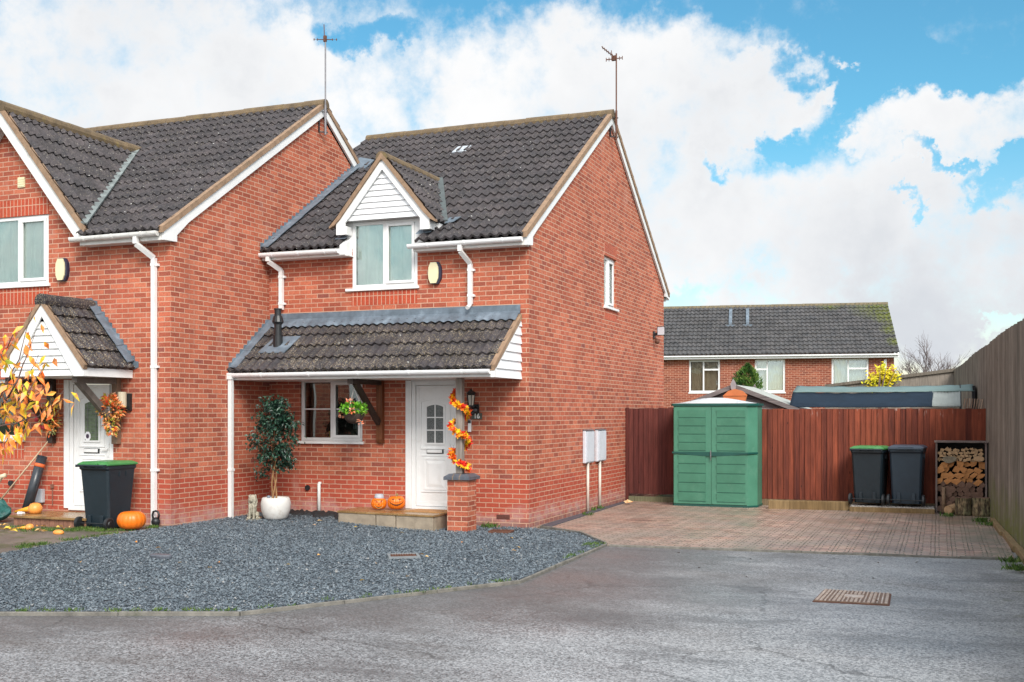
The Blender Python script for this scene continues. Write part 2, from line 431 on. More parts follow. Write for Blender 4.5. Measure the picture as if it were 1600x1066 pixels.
b.inputs['Coat Roughness'].default_value = .22; b.inputs['Coat IOR'].default_value = 1.33

m, t, b = newmat('block_paving'); PAVE = m
o = t.obj(); x, y, z = t.sep(o)
wobx = t.m('MULTIPLY', t.m('SUBTRACT', t.noise(o, .8, 2), .5), .035)
wx = t.m('ADD', t.m('ADD', x, wobx), 50.); wy = t.m('ADD', t.m('ADD', y, t.m('MULTIPLY', t.m('SUBTRACT', t.noise(o, 1.7, 2), .5), .035)), 50.)
nd = t.n('ShaderNodeTexBrick', {'Vector': t.comb(wx, wy, 0.), 'Color1': (0, 0, 0, 1), 'Color2': (1, 1, 1, 1), 'Mortar': (0, 0, 0, 1), 'Scale': 1., 'Mortar Size': .0085, 'Mortar Smooth': .3, 'Brick Width': .205, 'Row Height': .103}, None, offset=.5)
c = t.ramp(nd.outputs[0], [(0, (.22, .14, .12)), (.3, (.40, .24, .185)), (.6, (.35, .255, .215)), (1, (.48, .33, .26))])
c = t.mix(t.rng(t.noise(o, .8, 5, .6), .4, .64), c, (.28, .225, .19))
nn = t.noise(o, 40, 5, .7); f = t.rng(nn, .3, .7, .75, 1.25)
c = t.mix(1., c, t.comb(f, f, f), 'MULTIPLY')
# long straight joints are deeper and greener
fr = t.m('ABSOLUTE', t.m('SUBTRACT', t.m('FRACT', t.m('DIVIDE', t.m('ADD', wx, .05), .205)), .5))
lj = t.m('MULTIPLY', t.rng(fr, .042, .018), t.rng(t.noise(o, 3., 4), .35, .6, .3, 1))
c = t.mix(lj, c, (.035, .04, .018))
c = t.mix(nd.outputs[1], c, t.mix(t.rng(t.noise(o, 2.1, 4), .4, .6), (.05, .045, .035), (.07, .075, .03)))
c = t.mix(t.m('MULTIPLY', t.rng(x, 5.7, 6.5), t.rng(t.noise(o, 2.3, 5), .4, .6, 0, .7)), c, (.11, .125, .085))
setp(t, b, col=c, rough=t.rng(t.noise(o, .9, 4), .35, .6, .3, .62), spec=.5, normal=t.bump(t.m('SUBTRACT', t.m('MULTIPLY', nn, .4), t.m('ADD', nd.outputs[1], lj)), .5, .006))

m, t, b = newmat('slate_chippings'); GRAV = m
o = t.obj(); vor = t.n('ShaderNodeTexVoronoi', {'Vector': o, 'Scale': 38.}, 1); r_ = t.sep(vor)
c = t.ramp(r_[0], [(0, (.06, .077, .094)), (.4, (.112, .142, .166)), (.8, (.165, .20, .225)), (.975, (.22, .245, .265)), (1, (.42, .40, .37))])
c = t.mix(t.rng(t.noise(o, 1.2, 4), .35, .65, 0, .3), c, (.07, .09, .11))
setp(t, b, col=c, rough=.55, spec=.45, normal=t.bump(t.noise(o, 120, 2), .4, .004))
m, t, b = newmat('gravel_bed'); GBED = m
o = t.obj(); vor = t.n('ShaderNodeTexVoronoi', {'Vector': o, 'Scale': 45.}, None)
r_ = t.sep(vor.outputs[1])
c = t.ramp(r_[0], [(0, (.05, .064, .078)), (1, (.12, .15, .175))])
setp(t, b, col=c, rough=.7, normal=t.bump(vor.outputs[0], 1., .02))

m, t, b = newmat('front_path'); PATHM = m
o = t.obj(); nn = t.noise(o, 30, 5, .7)
c = t.mix(t.rng(t.noise(o, 1.4, 5), .35, .65), (.10, .082, .066), (.19, .155, .13))
c = t.mix(t.rng(t.noise(o, 3.2, 6, .7), .50, .60, 0, .75), c, (.075, .085, .03))
f = t.rng(nn, .3, .7, .7, 1.3); c = t.mix(1., c, t.comb(f, f, f), 'MULTIPLY')
setp(t, b, col=c, rough=.6, normal=t.bump(nn, .5, .006))
SOIL = plain('soil_grass', (.06, .075, .025), .95, .4, 3, .5, 30)

# ------------------------------------------------------------------ ground sheets
def sm(v): v = max(0., min(1., v)); return v*v*(3-2*v)
def gz(x, y): return .1*sm((-x-1)/3.7)*sm((y+9)/5.)
structure(MB().add([(-200, -200, -.09), (200, -200, -.09), (200, 250, -.09), (-200, 250, -.09)], [(0, 1, 2, 3)]).build('ground', SOIL))
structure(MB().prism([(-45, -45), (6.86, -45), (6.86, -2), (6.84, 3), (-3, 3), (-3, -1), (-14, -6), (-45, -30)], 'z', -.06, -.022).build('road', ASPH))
pv = [(1.70, -1.56), (6.72, -1.09), (6.76, 2.7), (6.69, 5.5), (0.0, 5.5), (0.0, 0.0), (.10, .30), (.95, -.38)]
structure(MB().prism(pv, 'z', -.05, 0.0).build('driveway', PAVE))
# thin dark channel strip beside the gable wall
mb = MB(); mb.prism([(.06, .42), (.26, .26), (.12, 5.4), (.02, 5.4)], 'z', -.02, .012)
structure(mb.build('drainage_strip', plain('drain_strip', (.055, .065, .085), .5, .3, 12)))
# gravel bed and path as gently rising sheets
GP = [(-4.67, -9.5), (-1.874, -8.322), (.105, -7.542), (1.74, -4.967), (1.668, -1.516), (.937, -.378), (0.02, .02), (-4.67, .02)]
def inside(x, y, P):
    c = False; n = len(P)
    for i in range(n):
        x1, y1 = P[i]; x2, y2 = P[(i+1) % n]
        if (y1 > y) != (y2 > y) and x < (x2-x1)*(y-y1)/(y2-y1)+x1: c = not c
    return c
def ground_patch(P, nx, ny, x0, x1, y0, y1, zo=0.):
    mb = MB(); W = nx+1
    for j in range(ny+1):
        for i in range(nx+1):
            x = x0+(x1-x0)*i/nx; y = y0+(y1-y0)*j/ny
            mb.v.append((x, y, gz(x, y)+zo))
    for j in range(ny):
        for i in range(nx):
            cx = x0+(x1-x0)*(i+.5)/nx; cy = y0+(y1-y0)*(j+.5)/ny
            if inside(cx, cy, P): mb.f.append((j*W+i, j*W+i+1, (j+1)*W+i+1, (j+1)*W+i)); mb.mi.append(0)
    return mb
structure(ground_patch(GP, 130, 190, -4.67, 1.8, -9.5, .02, -.012).build('gravel_base', GBED, fix=False))
PP = [(-13, -9.6), (-4.68, -9.6), (-4.68, -2.5), (-13, -2.5)]
structure(ground_patch(PP, 20, 20, -13, -4.68, -9.6, -2.4, 0.).build('garden_path', PATHM, fix=False))
# loose slate chippings
mb = MB(); rr = random.Random(3)
OC = [(1, 0, 0), (0, 1, 0), (-1, 0, 0), (0, -1, 0), (0, 0, 1), (0, 0, -1)]
OF = [(0, 1, 4), (1, 2, 4), (2, 3, 4), (3, 0, 4), (1, 0, 5), (2, 1, 5), (3, 2, 5), (0, 3, 5)]
cnt = 0
while cnt < 78000:
    x = rr.uniform(-4.66, 1.75); y = rr.uniform(-9.4, 0.0)
    if not inside(x, y, GP): continue
    if (y < -8 and rr.random() < .3): continue
    cnt += 1
    s = rr.uniform(.008, .0175); a = rr.uniform(0, pi); tx = rr.uniform(-.6, .6); ty = rr.uniform(-.6, .6)
    sx, sy, sz = s*rr.uniform(.8, 1.5), s*rr.uniform(.6, 1.), s*rr.uniform(.3, .6)
    ca, sa = cos(a), sin(a); zb = gz(x, y) + rr.uniform(-.004, .012)
    k = len(mb.v)
    for p in OC:
        px = p[0]*sx*rr.uniform(.7, 1.1); py = p[1]*sy*rr.uniform(.7, 1.1); pz = p[2]*sz
        mb.v.append((x + px*ca - py*sa, y + px*sa + py*ca, zb + pz + tx*px + ty*py))
    for f in OF: mb.f.append(tuple(i+k for i in f)); mb.mi.append(0)
o = mb.build('slate_gravel', GRAV, fix=False); tag(o, None, None, None, 'stuff'); o['label'] = 'blue grey slate chippings covering the front garden'; o['category'] = 'gravel'

# edging kerbs
def kerb(P, w, z0, z1, name, mat, label, zfun=None, seg=.9):
    mb = MB()
    for (a, b) in zip(P[:-1], P[1:]):
        a = Vector((*a, 0)); b = Vector((*b, 0)); L = (b-a).length; n = max(1, int(round(L/seg))); d = (b-a)/L; s = Vector((-d.y, d.x, 0))*w/2
        for i in range(n):
            p = a + d*(L*i/n + .002); q = a + d*(L*(i+1)/n - .002); j = random.uniform(-.004, .004)
            zp = (zfun(p.x, p.y) if zfun else 0) + j; zq = (zfun(q.x, q.y) if zfun else 0) + j
            mb.hexa([(p.x-s.x, p.y-s.y, z0), (q.x-s.x, q.y-s.y, z0), (q.x+s.x, q.y+s.y, z0), (p.x+s.x, p.y+s.y, z0),
                     (p.x-s.x, p.y-s.y, z1+zp), (q.x-s.x, q.y-s.y, z1+zq), (q.x+s.x, q.y+s.y, z1+zq), (p.x+s.x, p.y+s.y, z1+zp)])
    return single(mb, name, mat, (P[0][0], P[0][1], 0), label, 'kerb', bevel=.006)
kerb([(-4.67, -9.53), (-1.874, -8.352), (.125, -7.572), (1.77, -4.98), (1.70, -1.53)], .035, -.08, .014, 'edging_kerb', CONC, 'long concrete edging kerb between the slate gravel and the road')
kerb([(1.675, -1.50), (.937, -.36), (.12, .22)], .035, -.08, .028, 'edging_kerb', CONC, 'short edging kerb where the gravel meets the block paved drive')
kerb([(1.74, -1.58), (6.72, -1.12)], .035, -.08, .006, 'edging_kerb', CONC, 'flat concrete kerb between the block paving and the road', seg=.6)
kerb([(-4.675, -9.4), (-4.675, -2.6)], .03, -.05, .008, 'edging_kerb', CONC, 'mossy kerb between the garden path and the slate gravel', zfun=gz, seg=1.2)
tb = woodmat('pale_sleeper', ((.19, .13, .06), (.29, .21, .11)), .5, 'x', 9, .85)
def fx(y): return 6.872 - .0367*(y + .339)
mb = MB()
for (ya, yb) in ((3.6, 1.5), (1.49, -.3), (-.31, -2.2)):
    mb.hexa([(fx(ya)-.10, ya, -.05), (fx(yb)-.13, yb, -.05), (fx(yb)-.03, yb, -.05), (fx(ya)-.03, ya, -.05), (fx(ya)-.10, ya, .07), (fx(yb)-.13, yb, .06), (fx(yb)-.03, yb, .06), (fx(ya)-.03, ya, .07)])
single(mb, 'timber_edging', tb, (6.75, 1.5, 0), 'pale timber edging board along the foot of the tall grey fence', 'edging board', bevel=.008)

# ------------------------------------------------------------------ window and door builders
def window(parent, name, P, a0, a1, z0, z1, out, layout, curtain=None, glass=GLASS, sill=None, recess=.06, fr=.055, frame_mat=PVC, room=True, roomd=.9, handle=None):
    """P(u, d, z) -> 3D with d measured outwards. layout = list of (u0,u1,z0,z1, casement, [bars z])"""
    mb = MB()
    def bx(m, u0, u1, d0, d1, q0, q1):
        c = [P(u, d, z) for z in (q0, q1) for (u, d) in ((u0, d0), (u1, d0), (u1, d1), (u0, d1))]
        m.hexa(c)
    d0, d1 = -recess-.06, -recess
    bx(mb, a0, a1, d0, d1, z0, z0+fr); bx(mb, a0, a1, d0, d1, z1-fr, z1)
    bx(mb, a0, a0+fr, d0, d1, z0+fr, z1-fr); bx(mb, a1-fr, a1, d0, d1, z0+fr, z1-fr)
    for l in layout:
        for mu in l.get('mull', []): bx(mb, mu-.03, mu+.03, d0, d1, z0+fr, z1-fr)
    w = mb.build('window', frame_mat, parent, bevel=.004)
    for l in layout:
        u0, u1, q0, q1 = l['r']
        if l.get('case'):
            m2 = MB(); e = .045
            bx(m2, u0, u1, d1-.01, d1+.02, q0, q0+e); bx(m2, u0, u1, d1-.01, d1+.02, q1-e, q1)
            bx(m2, u0, u0+e, d1-.01, d1+.02, q0+e, q1-e); bx(m2, u1-e, u1, d1-.01, d1+.02, q0+e, q1-e)
            m2.build('casement', frame_mat, w, bevel=.004)
            u0 += e; u1 -= e; q0 += e; q1 -= e
        m3 = MB(); dd = d1-.025
        m3.add([P(u0, dd, q0), P(u1, dd, q0), P(u1, dd, q1), P(u0, dd, q1)], [(0, 1, 2, 3)])
        m3.build('pane', glass, w, fix=False)
        if l.get('bars'):
            m4 = MB()
            for zb in l['bars']: bx(m4, u0, u1, dd+.002, dd+.012, zb-.011, zb+.011)
            m4.build('glazing_bar', frame_mat, w)
        if l.get('handle'):
            m5 = MB(); hu, hz, sgn = l['handle']
            bx(m5, hu-.012, hu+.012, dd-.06, dd-.04, hz-.05, hz+.05); bx(m5, min(hu, hu+sgn*.1), max(hu, hu+sgn*.1), dd-.08, dd-.06, hz-.012, hz+.012)
            m5.build('handle', PVC, w)
    if sill:
        m6 = MB(); s0, s1, sz0, sz1, sd = sill
        bx(m6, s0, s1, -recess, sd, sz0, sz1); m6.build('sill', frame_mat, w, bevel=.006)
    if curtain:
        m7 = MB(); mat, cu0, cu1, cd = curtain; n = int((cu1-cu0)/.012)
        vs = []
        for i in range(n+1):
            u = cu0+(cu1-cu0)*i/n; dd = -recess-cd + .009*sin(u*2*pi/.11) + .006*sin(u*2*pi/.073+1)
            vs += [P(u, dd, z0+.02), P(u, dd, z1)]
        m7.add(vs, [(2*i, 2*i+2, 2*i+3, 2*i+1) for i in range(n)]); m7.build('curtain', mat, w, fix=False, smooth=True)
    if room:
        m8 = MB(); e = .15
        c = [P(u, d, z) for z in (z0-e, z1+e) for (u, d) in ((a0-e, -recess-.07), (a1+e, -recess-.07), (a1+e, -recess-roomd), (a0-e, -recess-roomd))]
        m8.add(c, [(0, 1, 2, 3), (4, 5, 6, 7), (1, 2, 6, 5), (2, 3, 7, 6), (3, 0, 4, 7)])
        m8.build('interior', ROOM, w)
    return w

def front_door(parent, y, x0, x1, z0, z1, small=True, diamond=False, frx0=.06):
    """uPVC door set; y = outer face, camera side is -y"""
    mb = MB(); f = .065
    mb.box(x0, x0+f, y, y+.07, z0, z1).box(x1-f, x1, y, y+.07, z0, z1).box(x0+f, x1-f, y, y+.07, z1-f, z1).box(x0+f, x1-f, y-.02, y+.07, z0, z0+.04)
    fr = mb.build('door_frame', PVC, parent, bevel=.004)
    a0, a1, b0, b1 = x0+f+.006, x1-f-.006, z0+.046, z1-f-.006
    W = a1-a0; H = b1-b0; yd = y+.022
    d = MB(); d.box(a0, a1, yd, yd+.045, b0, b1)
    e = .05
    # raised rim of the leaf
    d.box(a0, a0+e, yd-.007, yd, b0, b1).box(a1-e, a1, yd-.007, yd, b0, b1).box(a0+e, a1-e, yd-.007, yd, b0, b0+e+.02).box(a0+e, a1-e, yd-.007, yd, b1-e, b1)
    door = d.build('door', PVC, parent, bevel=.003)
    cx = (a0+a1)/2
    # upper glazed panel with arched moulding
    gw = W*.215 if small else W*.19; g0, g1 = b0+H*(.525 if small else .54), b0+H*(.84 if small else .86)
    def arch(hw, zb, zt, rise, n=9):
        return [(cx-hw, zb), (cx+hw, zb)] + [(cx+hw*cos(pi*k/(n-1)*1.0) if False else cx+hw-2*hw*k/(n-1), zt-rise+rise*(1-((2*k/(n-1))-1)**2)) for k in range(n)]
    def ringm(mb, o_, i_, ya, yb):
        n = len(o_); vs = [(p[0], ya, p[1]) for p in o_]+[(p[0], ya, p[1]) for p in i_]+[(p[0], yb, p[1]) for p in o_]+[(p[0], yb, p[1]) for p in i_]
        fs = []
        for k in range(n):
            j = (k+1) % n
            fs += [(k, j, n+j, n+k), (k, 2*n+k, 2*n+j, j), (n+k, n+j, 3*n+j, 3*n+k)]
        mb.add(vs, fs)
    mo = MB()
    ringm(mo, arch(gw+.115, g0-.10, g1+.10, .05), arch(gw+.10, g0-.085, g1+.085, .05), yd-.014, yd)
    ringm(mo, arch(gw+.028, g0-.028, g1+.028, .035), arch(gw, g0, g1, .035), yd-.018, yd)
    # lower raised panel
    p0, p1 = b0+H*.135, b0+H*.40; pw = W*.155+.10
    ringm(mo, [(cx-pw, p0), (cx+pw, p0), (cx+pw, p1), (cx-pw, p1)], [(cx-pw+.03, p0+.03), (cx+pw-.03, p0+.03), (cx+pw-.03, p1-.03), (cx-pw+.03, p1-.03)], yd-.011, yd)
    mo.add([(cx-pw+.03, yd, p0+.03), (cx+pw-.03, yd, p0+.03), (cx+pw-.03, yd, p1-.03), (cx-pw+.03, yd, p1-.03), (cx-pw+.09, yd-.012, p0+.09), (cx+pw-.09, yd-.012, p0+.09), (cx+pw-.09, yd-.012, p1-.09), (cx-pw+.09, yd-.012, p1-.09)],
           [(0, 1, 5, 4), (1, 2, 6, 5), (2, 3, 7, 6), (3, 0, 4, 7), (4, 5, 6, 7)])
    mo.box(cx-pw-.03, cx+pw+.03, yd-.014, yd, p0-.035, p0-.022).box(cx-pw-.03, cx+pw+.03, yd-.012, yd, p1+.03, p1+.04)
    mo.build('moulding', PVC, door, fix=True)
    g = MB(); g.prism(arch(gw, g0, g1, .035), 'y', yd-.006, yd-.003)
    gp = g.build('door_glass', FROST if small else FROSTG, door)
    if small:
        gb = MB(); gb.box(cx-.009, cx+.009, yd-.016, yd-.0065, g0, g1-.002)
        for q in (1/3, 2/3): gb.box(cx-gw, cx+gw, yd-.015, yd-.0066, g0+(g1-g0)*q-.009, g0+(g1-g0)*q+.009)
        gb.build('glazing_bar', PVC, door)
    else:
        gb = MB()
        for q in (-.6, .6): gb.box(cx+gw*q-.003, cx+gw*q+.003, yd-.012, yd-.0065, g0, g1-.02)
        for q in range(1, 10): gb.box(cx-gw, cx+gw, yd-.0115, yd-.0066, g0+(g1-g0)*q/10-.002, g0+(g1-g0)*q/10+.002)
        gb.build('lead_came', GALV, door)
    lz = b0+H*.455
    lp = MB(); lp.box(cx-.145, cx+.145, yd-.02, yd, lz-.035, lz+.035)
    lp.build('letterbox', BLKPL, door, bevel=.003)
    lp = MB(); lp.box(cx-.135, cx+.128, yd-.03, yd-.0205, lz-.024, lz+.028); lp.build('letter_flap', PVC, door, bevel=.004)
    h = MB(); h.box(a1-.045, a1-.015, yd-.02, yd-.008, lz-.09, lz+.12).box(a1-.14, a1-.018, yd-.06, yd-.045, lz+.02, lz+.04).box(a1-.035, a1-.02, yd-.05, yd-.02, lz+.02, lz+.04)
    h.build('handle', PVC, door, bevel=.003)
    return door

def gutter(mb, a, b, out, r=.055):
    """half-round gutter from a to b; out = horizontal unit vector away from the wall; a,b = back top edge"""
    a = Vector(a); b = Vector(b); out = Vector(out); up = Vector((0, 0, 1))
    prof = [(0, 0)] + [(r - r*cos(pi*k/8), -r*.25 - r*1.0*sin(pi*k/8)) for k in range(9)] + [(2*r, .0), (2*r-.006, .0)] + [(r + (r-.006)*cos(pi*k/8), -r*.25-(r-.006)*sin(pi*k/8)) for k in range(9)] + [(.006, 0)]
    vs = [e + out*p[0] + up*p[1] for e in (a, b) for p in prof]; n = len(prof)
    mb.add(vs, [(i, (i+1) % n, n+(i+1) % n, n+i) for i in range(n)])
    h = [(0, 0)] + prof[1:11]
    for e in (a, b): mb.add([e + out*p[0] + up*p[1] for p in h], [tuple(range(len(h)))])
    return mb
def brackets(mb, a, b, out, n, r=.055):
    a = Vector(a); b = Vector(b); out = Vector(out); d = (b-a).normalized()
    for i in range(n):
        p = a + (b-a)*((i+.5)/n)
        P_ = [(0, .004)] + [(r - (r+.006)*cos(pi*k/6), -r*.25-(r+.006)*sin(pi*k/6)) for k in range(7)] + [(2*r+.006, .004)]
        vs = [p + d*s + out*q[0] + Vector((0, 0, q[1])) for s in (-.014, .014) for q in P_]; m_ = len(P_)
        mb.add(vs, [(k, k+1, m_+k+1, m_+k) for k in range(m_-1)] + [tuple(range(m_)), tuple(range(m_, 2*m_))[::-1]])
    return mb
def downpipe(mb, pts, w=.065, clips=(), clipside=1):
    for a, b in zip(pts[:-1], pts[1:]):
        mb.beam(a, b, w, w, up=(0, 1, 0) if abs(a[2]-b[2]) > .01 else (0, 0, 1))
    for z in clips:
        p = pts[-1]; mb.box(p[0]-w/2-.006, p[0]+w/2+.006, p[1]-w/2-.006, p[1]+w/2+.02, z-.02, z+.02)
        q = p[0]+clipside*(w/2+.035)
        mb.box(min(p[0], q), max(p[0], q), p[1]-.005, p[1]+w/2+.015, z-.017, z+.017)
    return mb
def pts_up(t_, *a): return a
# ================================================================== HOUSE 16
XN, YN = -4.688, -2.535
def Pf(y0): return lambda u, d, z: (u, y0 - d, z)
def Pg(x0): return lambda u, d, z: (x0 + d, u, z)
H = thing('brick_house', 'red brick end house with white dormer and tiled canopy, its gable beside the drive', 'house', (-2.3, 4.3, 0))
mb = MB()
poly = [(XN, -.15), (0, -.15), (0, 4.46), (-1.90, 4.46), (-1.90, 3.80), (-3.08, 3.80), (-3.08, 4.46), (XN, 4.46)]
wall_sheet(mb, lambda u, z: (u, 0, z), poly, [(-4.09, -2.90, 1.30, 2.33), (-2.085, -1.185, .235, 2.275)], .12, (0, 1, 0))
wall_sheet(mb, lambda u, z: (0, u, z), [(0, -.15), (8.754, -.15), (8.754, 4.6), (4.40, 7.32), (0, 4.48)], [(4.03, 4.86, 3.78, 4.74)], .12, (-1, 0, 0))
mb.add([(0, 8.754, -.15), (-5.2, 8.754, -.15), (-5.2, 8.754, 4.5), (0, 8.754, 4.5)], [(0, 1, 2, 3)])
mb.add([(-5.15, 5.9, -.15), (-5.15, 8.754, -.15), (-5.15, 8.754, 4.5), (-5.15, 5.9, 6.3)], [(0, 1, 2, 3)])
mb.build('wall', BR, H, fix=False)
# soldier courses
for bb in ((-3.10, -1.905, -.004, .02, 3.52, 3.745), (-.02, .004, 4.03, 4.86, 4.742, 4.975), (-.02, .004, 4.03, 4.86, 3.535, 3.752)):
    MB().box(*bb).build('soldier_course', SOLD, H)
# main roof
PZ = 4.63
roof = MB()
tile_roof(roof, (-5.22, -.27, PZ-.644*.27), (1, 0, 0), (0, 1, .644), 5.235, 5.555, clip=lambda c: not ((-3.12 < c.x < -1.84 and c.y < .06) or (-3.17 < c.x < -1.81 and c.y < .8)), seed=2)
tile_roof(roof, (.065, 9.07, PZ-.644*.27), (-1, 0, 0), (0, -1, .644), 5.285, 5.555, sub=5, seed=3)
R = roof.build('roof', TILE, H, fix=False)
mb = MB(); ridge_tiles(mb, (-5.24, 4.4, 7.50), (.085, 4.4, 7.50)); mb.build('ridge', RIDGE, R)
def roofband(mb, xs, y0, y1, za, zb, sl, zc, ymid, x1):
    pass
def verge(parent, x0, x1, ya, yb, base, sl, lo, hi, name, mat, bevel=0):
    """strip following the roof slope on a gable: z = base + sl*(y - ya)"""
    m_ = MB(); m_.prism([(ya, base+lo), (yb, base+sl*(yb-ya)+lo), (yb, base+sl*(yb-ya)+hi), (ya, base+hi)], 'x', x0, x1)
    return m_.build(name, mat, parent, bevel=bevel)
b0 = PZ-.644*.27
verge(H, -.012, .072, -.26, 4.40, b0+.006, .644, -.035, .058, 'verge', MORT)
verge(H, -.012, .072, 9.06, 4.40, b0+.006, -.644, -.035, .058, 'verge', MORT)
# bargeboards with boxed ends
mb = MB(); zb = lambda y: 4.449+.644*y
mb.prism([(.06, 4.345), (.06, 4.475), (.22, zb(.22)), (4.40, zb(4.40)), (4.40, zb(4.40)+.155), (-.22, zb(-.22)+.155), (-.22, 4.315)], 'x', .012, .05)
mb.build('bargeboard', PVC, H)
mb = MB(); zr = lambda y: 4.449+.644*(8.8-y)
mb.prism([(8.76, 4.42), (8.74, 4.50), (8.6, zr(8.6)), (4.405, zr(4.405)), (4.405, zr(4.405)+.155), (9.02, zr(9.02)+.155), (9.02, 4.40)], 'x', .012, .05)
mb.build('bargeboard', PVC, H)
# fascia, soffit, gutters
for (a, c) in ((XN, -3.06), (-1.87, .0)):
    MB().box(a, c, -.215, -.195, 4.315, 4.45).build('fascia', PVCG, H, bevel=.003); MB().box(a, c, -.1945, -.001, 4.318, 4.332).build('soffit', PVCG, H)
MB().prism([(-.24, 4.33), (-.012, 4.33), (-.012, 4.62), (-.24, 4.49)], 'x', -3.19, -3.088).build('fascia_end', PVC, H, bevel=.003)
MB().box(0.001, .011, -.21, -.0, 4.32, 4.47).build('fascia_end', PVC, H)
MB().box(-5.2, .0, 8.98, 9.0, 4.33, 4.46).build('fascia', PVCG, H, bevel=.003)
mb = MB(); gutter(mb, (-4.70, -.216, 4.425), (-3.19, -.216, 4.418), (0, -1, 0)); brackets(mb, (-4.70, -.216, 4.424), (-3.19, -.216, 4.418), (0, -1, 0), 3); mb.build('gutter', GUT, H, smooth=False)
mb = MB(); gutter(mb, (-1.93, -.216, 4.418), (.0, -.216, 4.428), (0, -1, 0)); brackets(mb, (-1.90, -.216, 4.42), (.0, -.216, 4.428), (0, -1, 0), 3); mb.build('gutter', GUT, H)
mb = MB(); gutter(mb, (-5.2, 9.0, 4.43), (.06, 9.0, 4.43), (0, 1, 0)); mb.build('gutter', GUT, H)
mb = MB(); downpipe(mb, [(-4.53, -.27, 4.38), (-4.53, -.27, 4.29), (-4.42, -.05, 4.16), (-4.42, -.05, 3.50)], clips=(4.05, 3.60)); mb.build('downpipe', PVC, H)
mb = MB(); downpipe(mb, [(-1.03, -.27, 4.38), (-1.03, -.27, 4.27), (-.955, -.05, 4.10), (-.955, -.05, 3.47)], clips=(4.0, 3.60))
mb.tube([(-.955, -.05, 3.48), (-.955, -.09, 3.44), (-.955, -.17, 3.40)], .032, 8); mb.build('downpipe', PVC, H)

# upstairs window in the dormer face
window(H, 'win', Pf(0.), -3.085, -1.895, 3.80, 4.88, 1, [dict(r=(-3.03, -2.52, 3.855, 4.825), mull=[-2.49]), dict(r=(-2.46, -1.95, 3.855, 4.825), case=1, handle=(-2.435, 4.28, 1))],
       curtain=(CURT, -3.02, -1.96, .06), sill=(-3.20, -1.86, 3.755, 3.80, .04), recess=.0)
# dormer
DC = -2.43
dm = MB()
dm.box(-3.215, -3.087, -.01, .05, 4.40, 4.884).box(-1.893, -1.77, -.01, .05, 4.40, 4.884).box(-3.215, -1.77, -.01, .05, 4.8845, 4.91)
dm.prism([(.05, 4.45), (.05, 4.86), (.42, 4.86)], 'x', -3.213, -3.18).prism([(.05, 4.45), (.05, 4.86), (.42, 4.86)], 'x', -1.80, -1.772)
D = dm.build('dormer', PVC, H)
cl = MB(); k = 0; z = 4.885
while z < 5.66:
    z1 = min(z+.093, 5.70); h0 = (5.72-z)/1.215+.01; h1 = (5.72-z1)/1.215+.01
    cl.hexa([(DC-h0, -.160, z), (DC+h0, -.160, z), (DC+h0, -.10, z), (DC-h0, -.10, z), (DC-h1, -.135, z1), (DC+h1, -.135, z1), (DC+h1, -.10, z1), (DC-h1, -.10, z1)])
    z = z1 + .0001
cl.build('cladding', PVCC, D)
dr = MB(); dz0, dz1 = 4.80, 5.87
tile_roof(dr, (DC+.90, -.215, dz0-.018), (0, 1, 0), (-.9, 0, 1.089), 2.2, 1.413, course=.30, seed=5)
tile_roof(dr, (DC-.90, -.215, dz0-.018), (0, 1, 0), (.9, 0, 1.089), 2.2, 1.413, course=.30, seed=6)
DR = dr.build('dormer_roof', TILE, H, fix=False)
mb = MB(); ridge_tiles(mb, (DC, -.235, 5.90), (DC, 1.95, 5.90), r=.10); mb.build('ridge', RIDGE, DR)
for s in (-1, 1):
    mb = MB(); q = lambda a, zz: (DC+s*a, zz)
    mb.prism([q(0, 5.835), q(.775, 4.895), q(.84, 4.84), q(.84, 4.66), q(.675, 4.66), q(.675, 4.845), q(.0, 5.665)][::s], 'y', -.205, -.178)
    mb.box(min(DC+s*.66, DC+s*.84), max(DC+s*.66, DC+s*.84), -.178, .02, 4.665, 4.80)
    mb.build('bargeboard', PVC, D, bevel=.003)
    mb = MB(); mb.prism([q(0, 5.925), q(.5, 5.325), q(.80, 4.955), q(.955, 4.795), q(.955, 4.765), q(.86, 4.815), q(.75, 4.925), q(0, 5.83)][::s], 'y', -.24, -.15)
    mb.build('verge', MORT, D)
    # boxed eaves running back to the main roof and lead valley
    mb = MB(); mb.box(min(DC+s*.66, DC+s*.90), max(DC+s*.66, DC+s*.90), .02, .35, 4.70, 4.785); mb.build('eaves_box', PVC, D)
    a = Vector((DC+s*.04, 1.88, 5.935)); c = Vector((DC+s*.915, .20, 4.85))
    mb = MB(); mb.beam(a, c, .10, .035, up=(s*.3, -.45, 1)); mb.build('lead_valley', plain('dark_lead', (.07, .085, .085), .6, .3, 6), D)
mb = MB()
MB().hexa([(-1.86, -.14, 4.60), (-1.62, -.10, 4.625), (-1.62, .18, 4.80), (-1.86, .18, 4.80), (-1.86, -.14, 4.61), (-1.62, -.10, 4.635), (-1.62, .18, 4.812), (-1.86, .18, 4.812)]).build('lead_apron', LEAD, D)
MB().hexa([(-3.32, -.16, 4.60), (-3.13, -.16, 4.60), (-3.13, .12, 4.77), (-3.30, .12, 4.77), (-3.32, -.16, 4.61), (-3.13, -.16, 4.61), (-3.13, .12, 4.78), (-3.30, .12, 4.78)]).build('lead_apron', LEAD, D)
MB().hexa([(-1.50, .16, 4.795), (-1.36, .20, 4.82), (-1.30, .36, 4.92), (-1.5, .34, 4.91), (-1.50, .16, 4.805), (-1.36, .20, 4.83), (-1.30, .36, 4.93), (-1.5, .34, 4.92)]).build('lead_apron', LEAD, D)

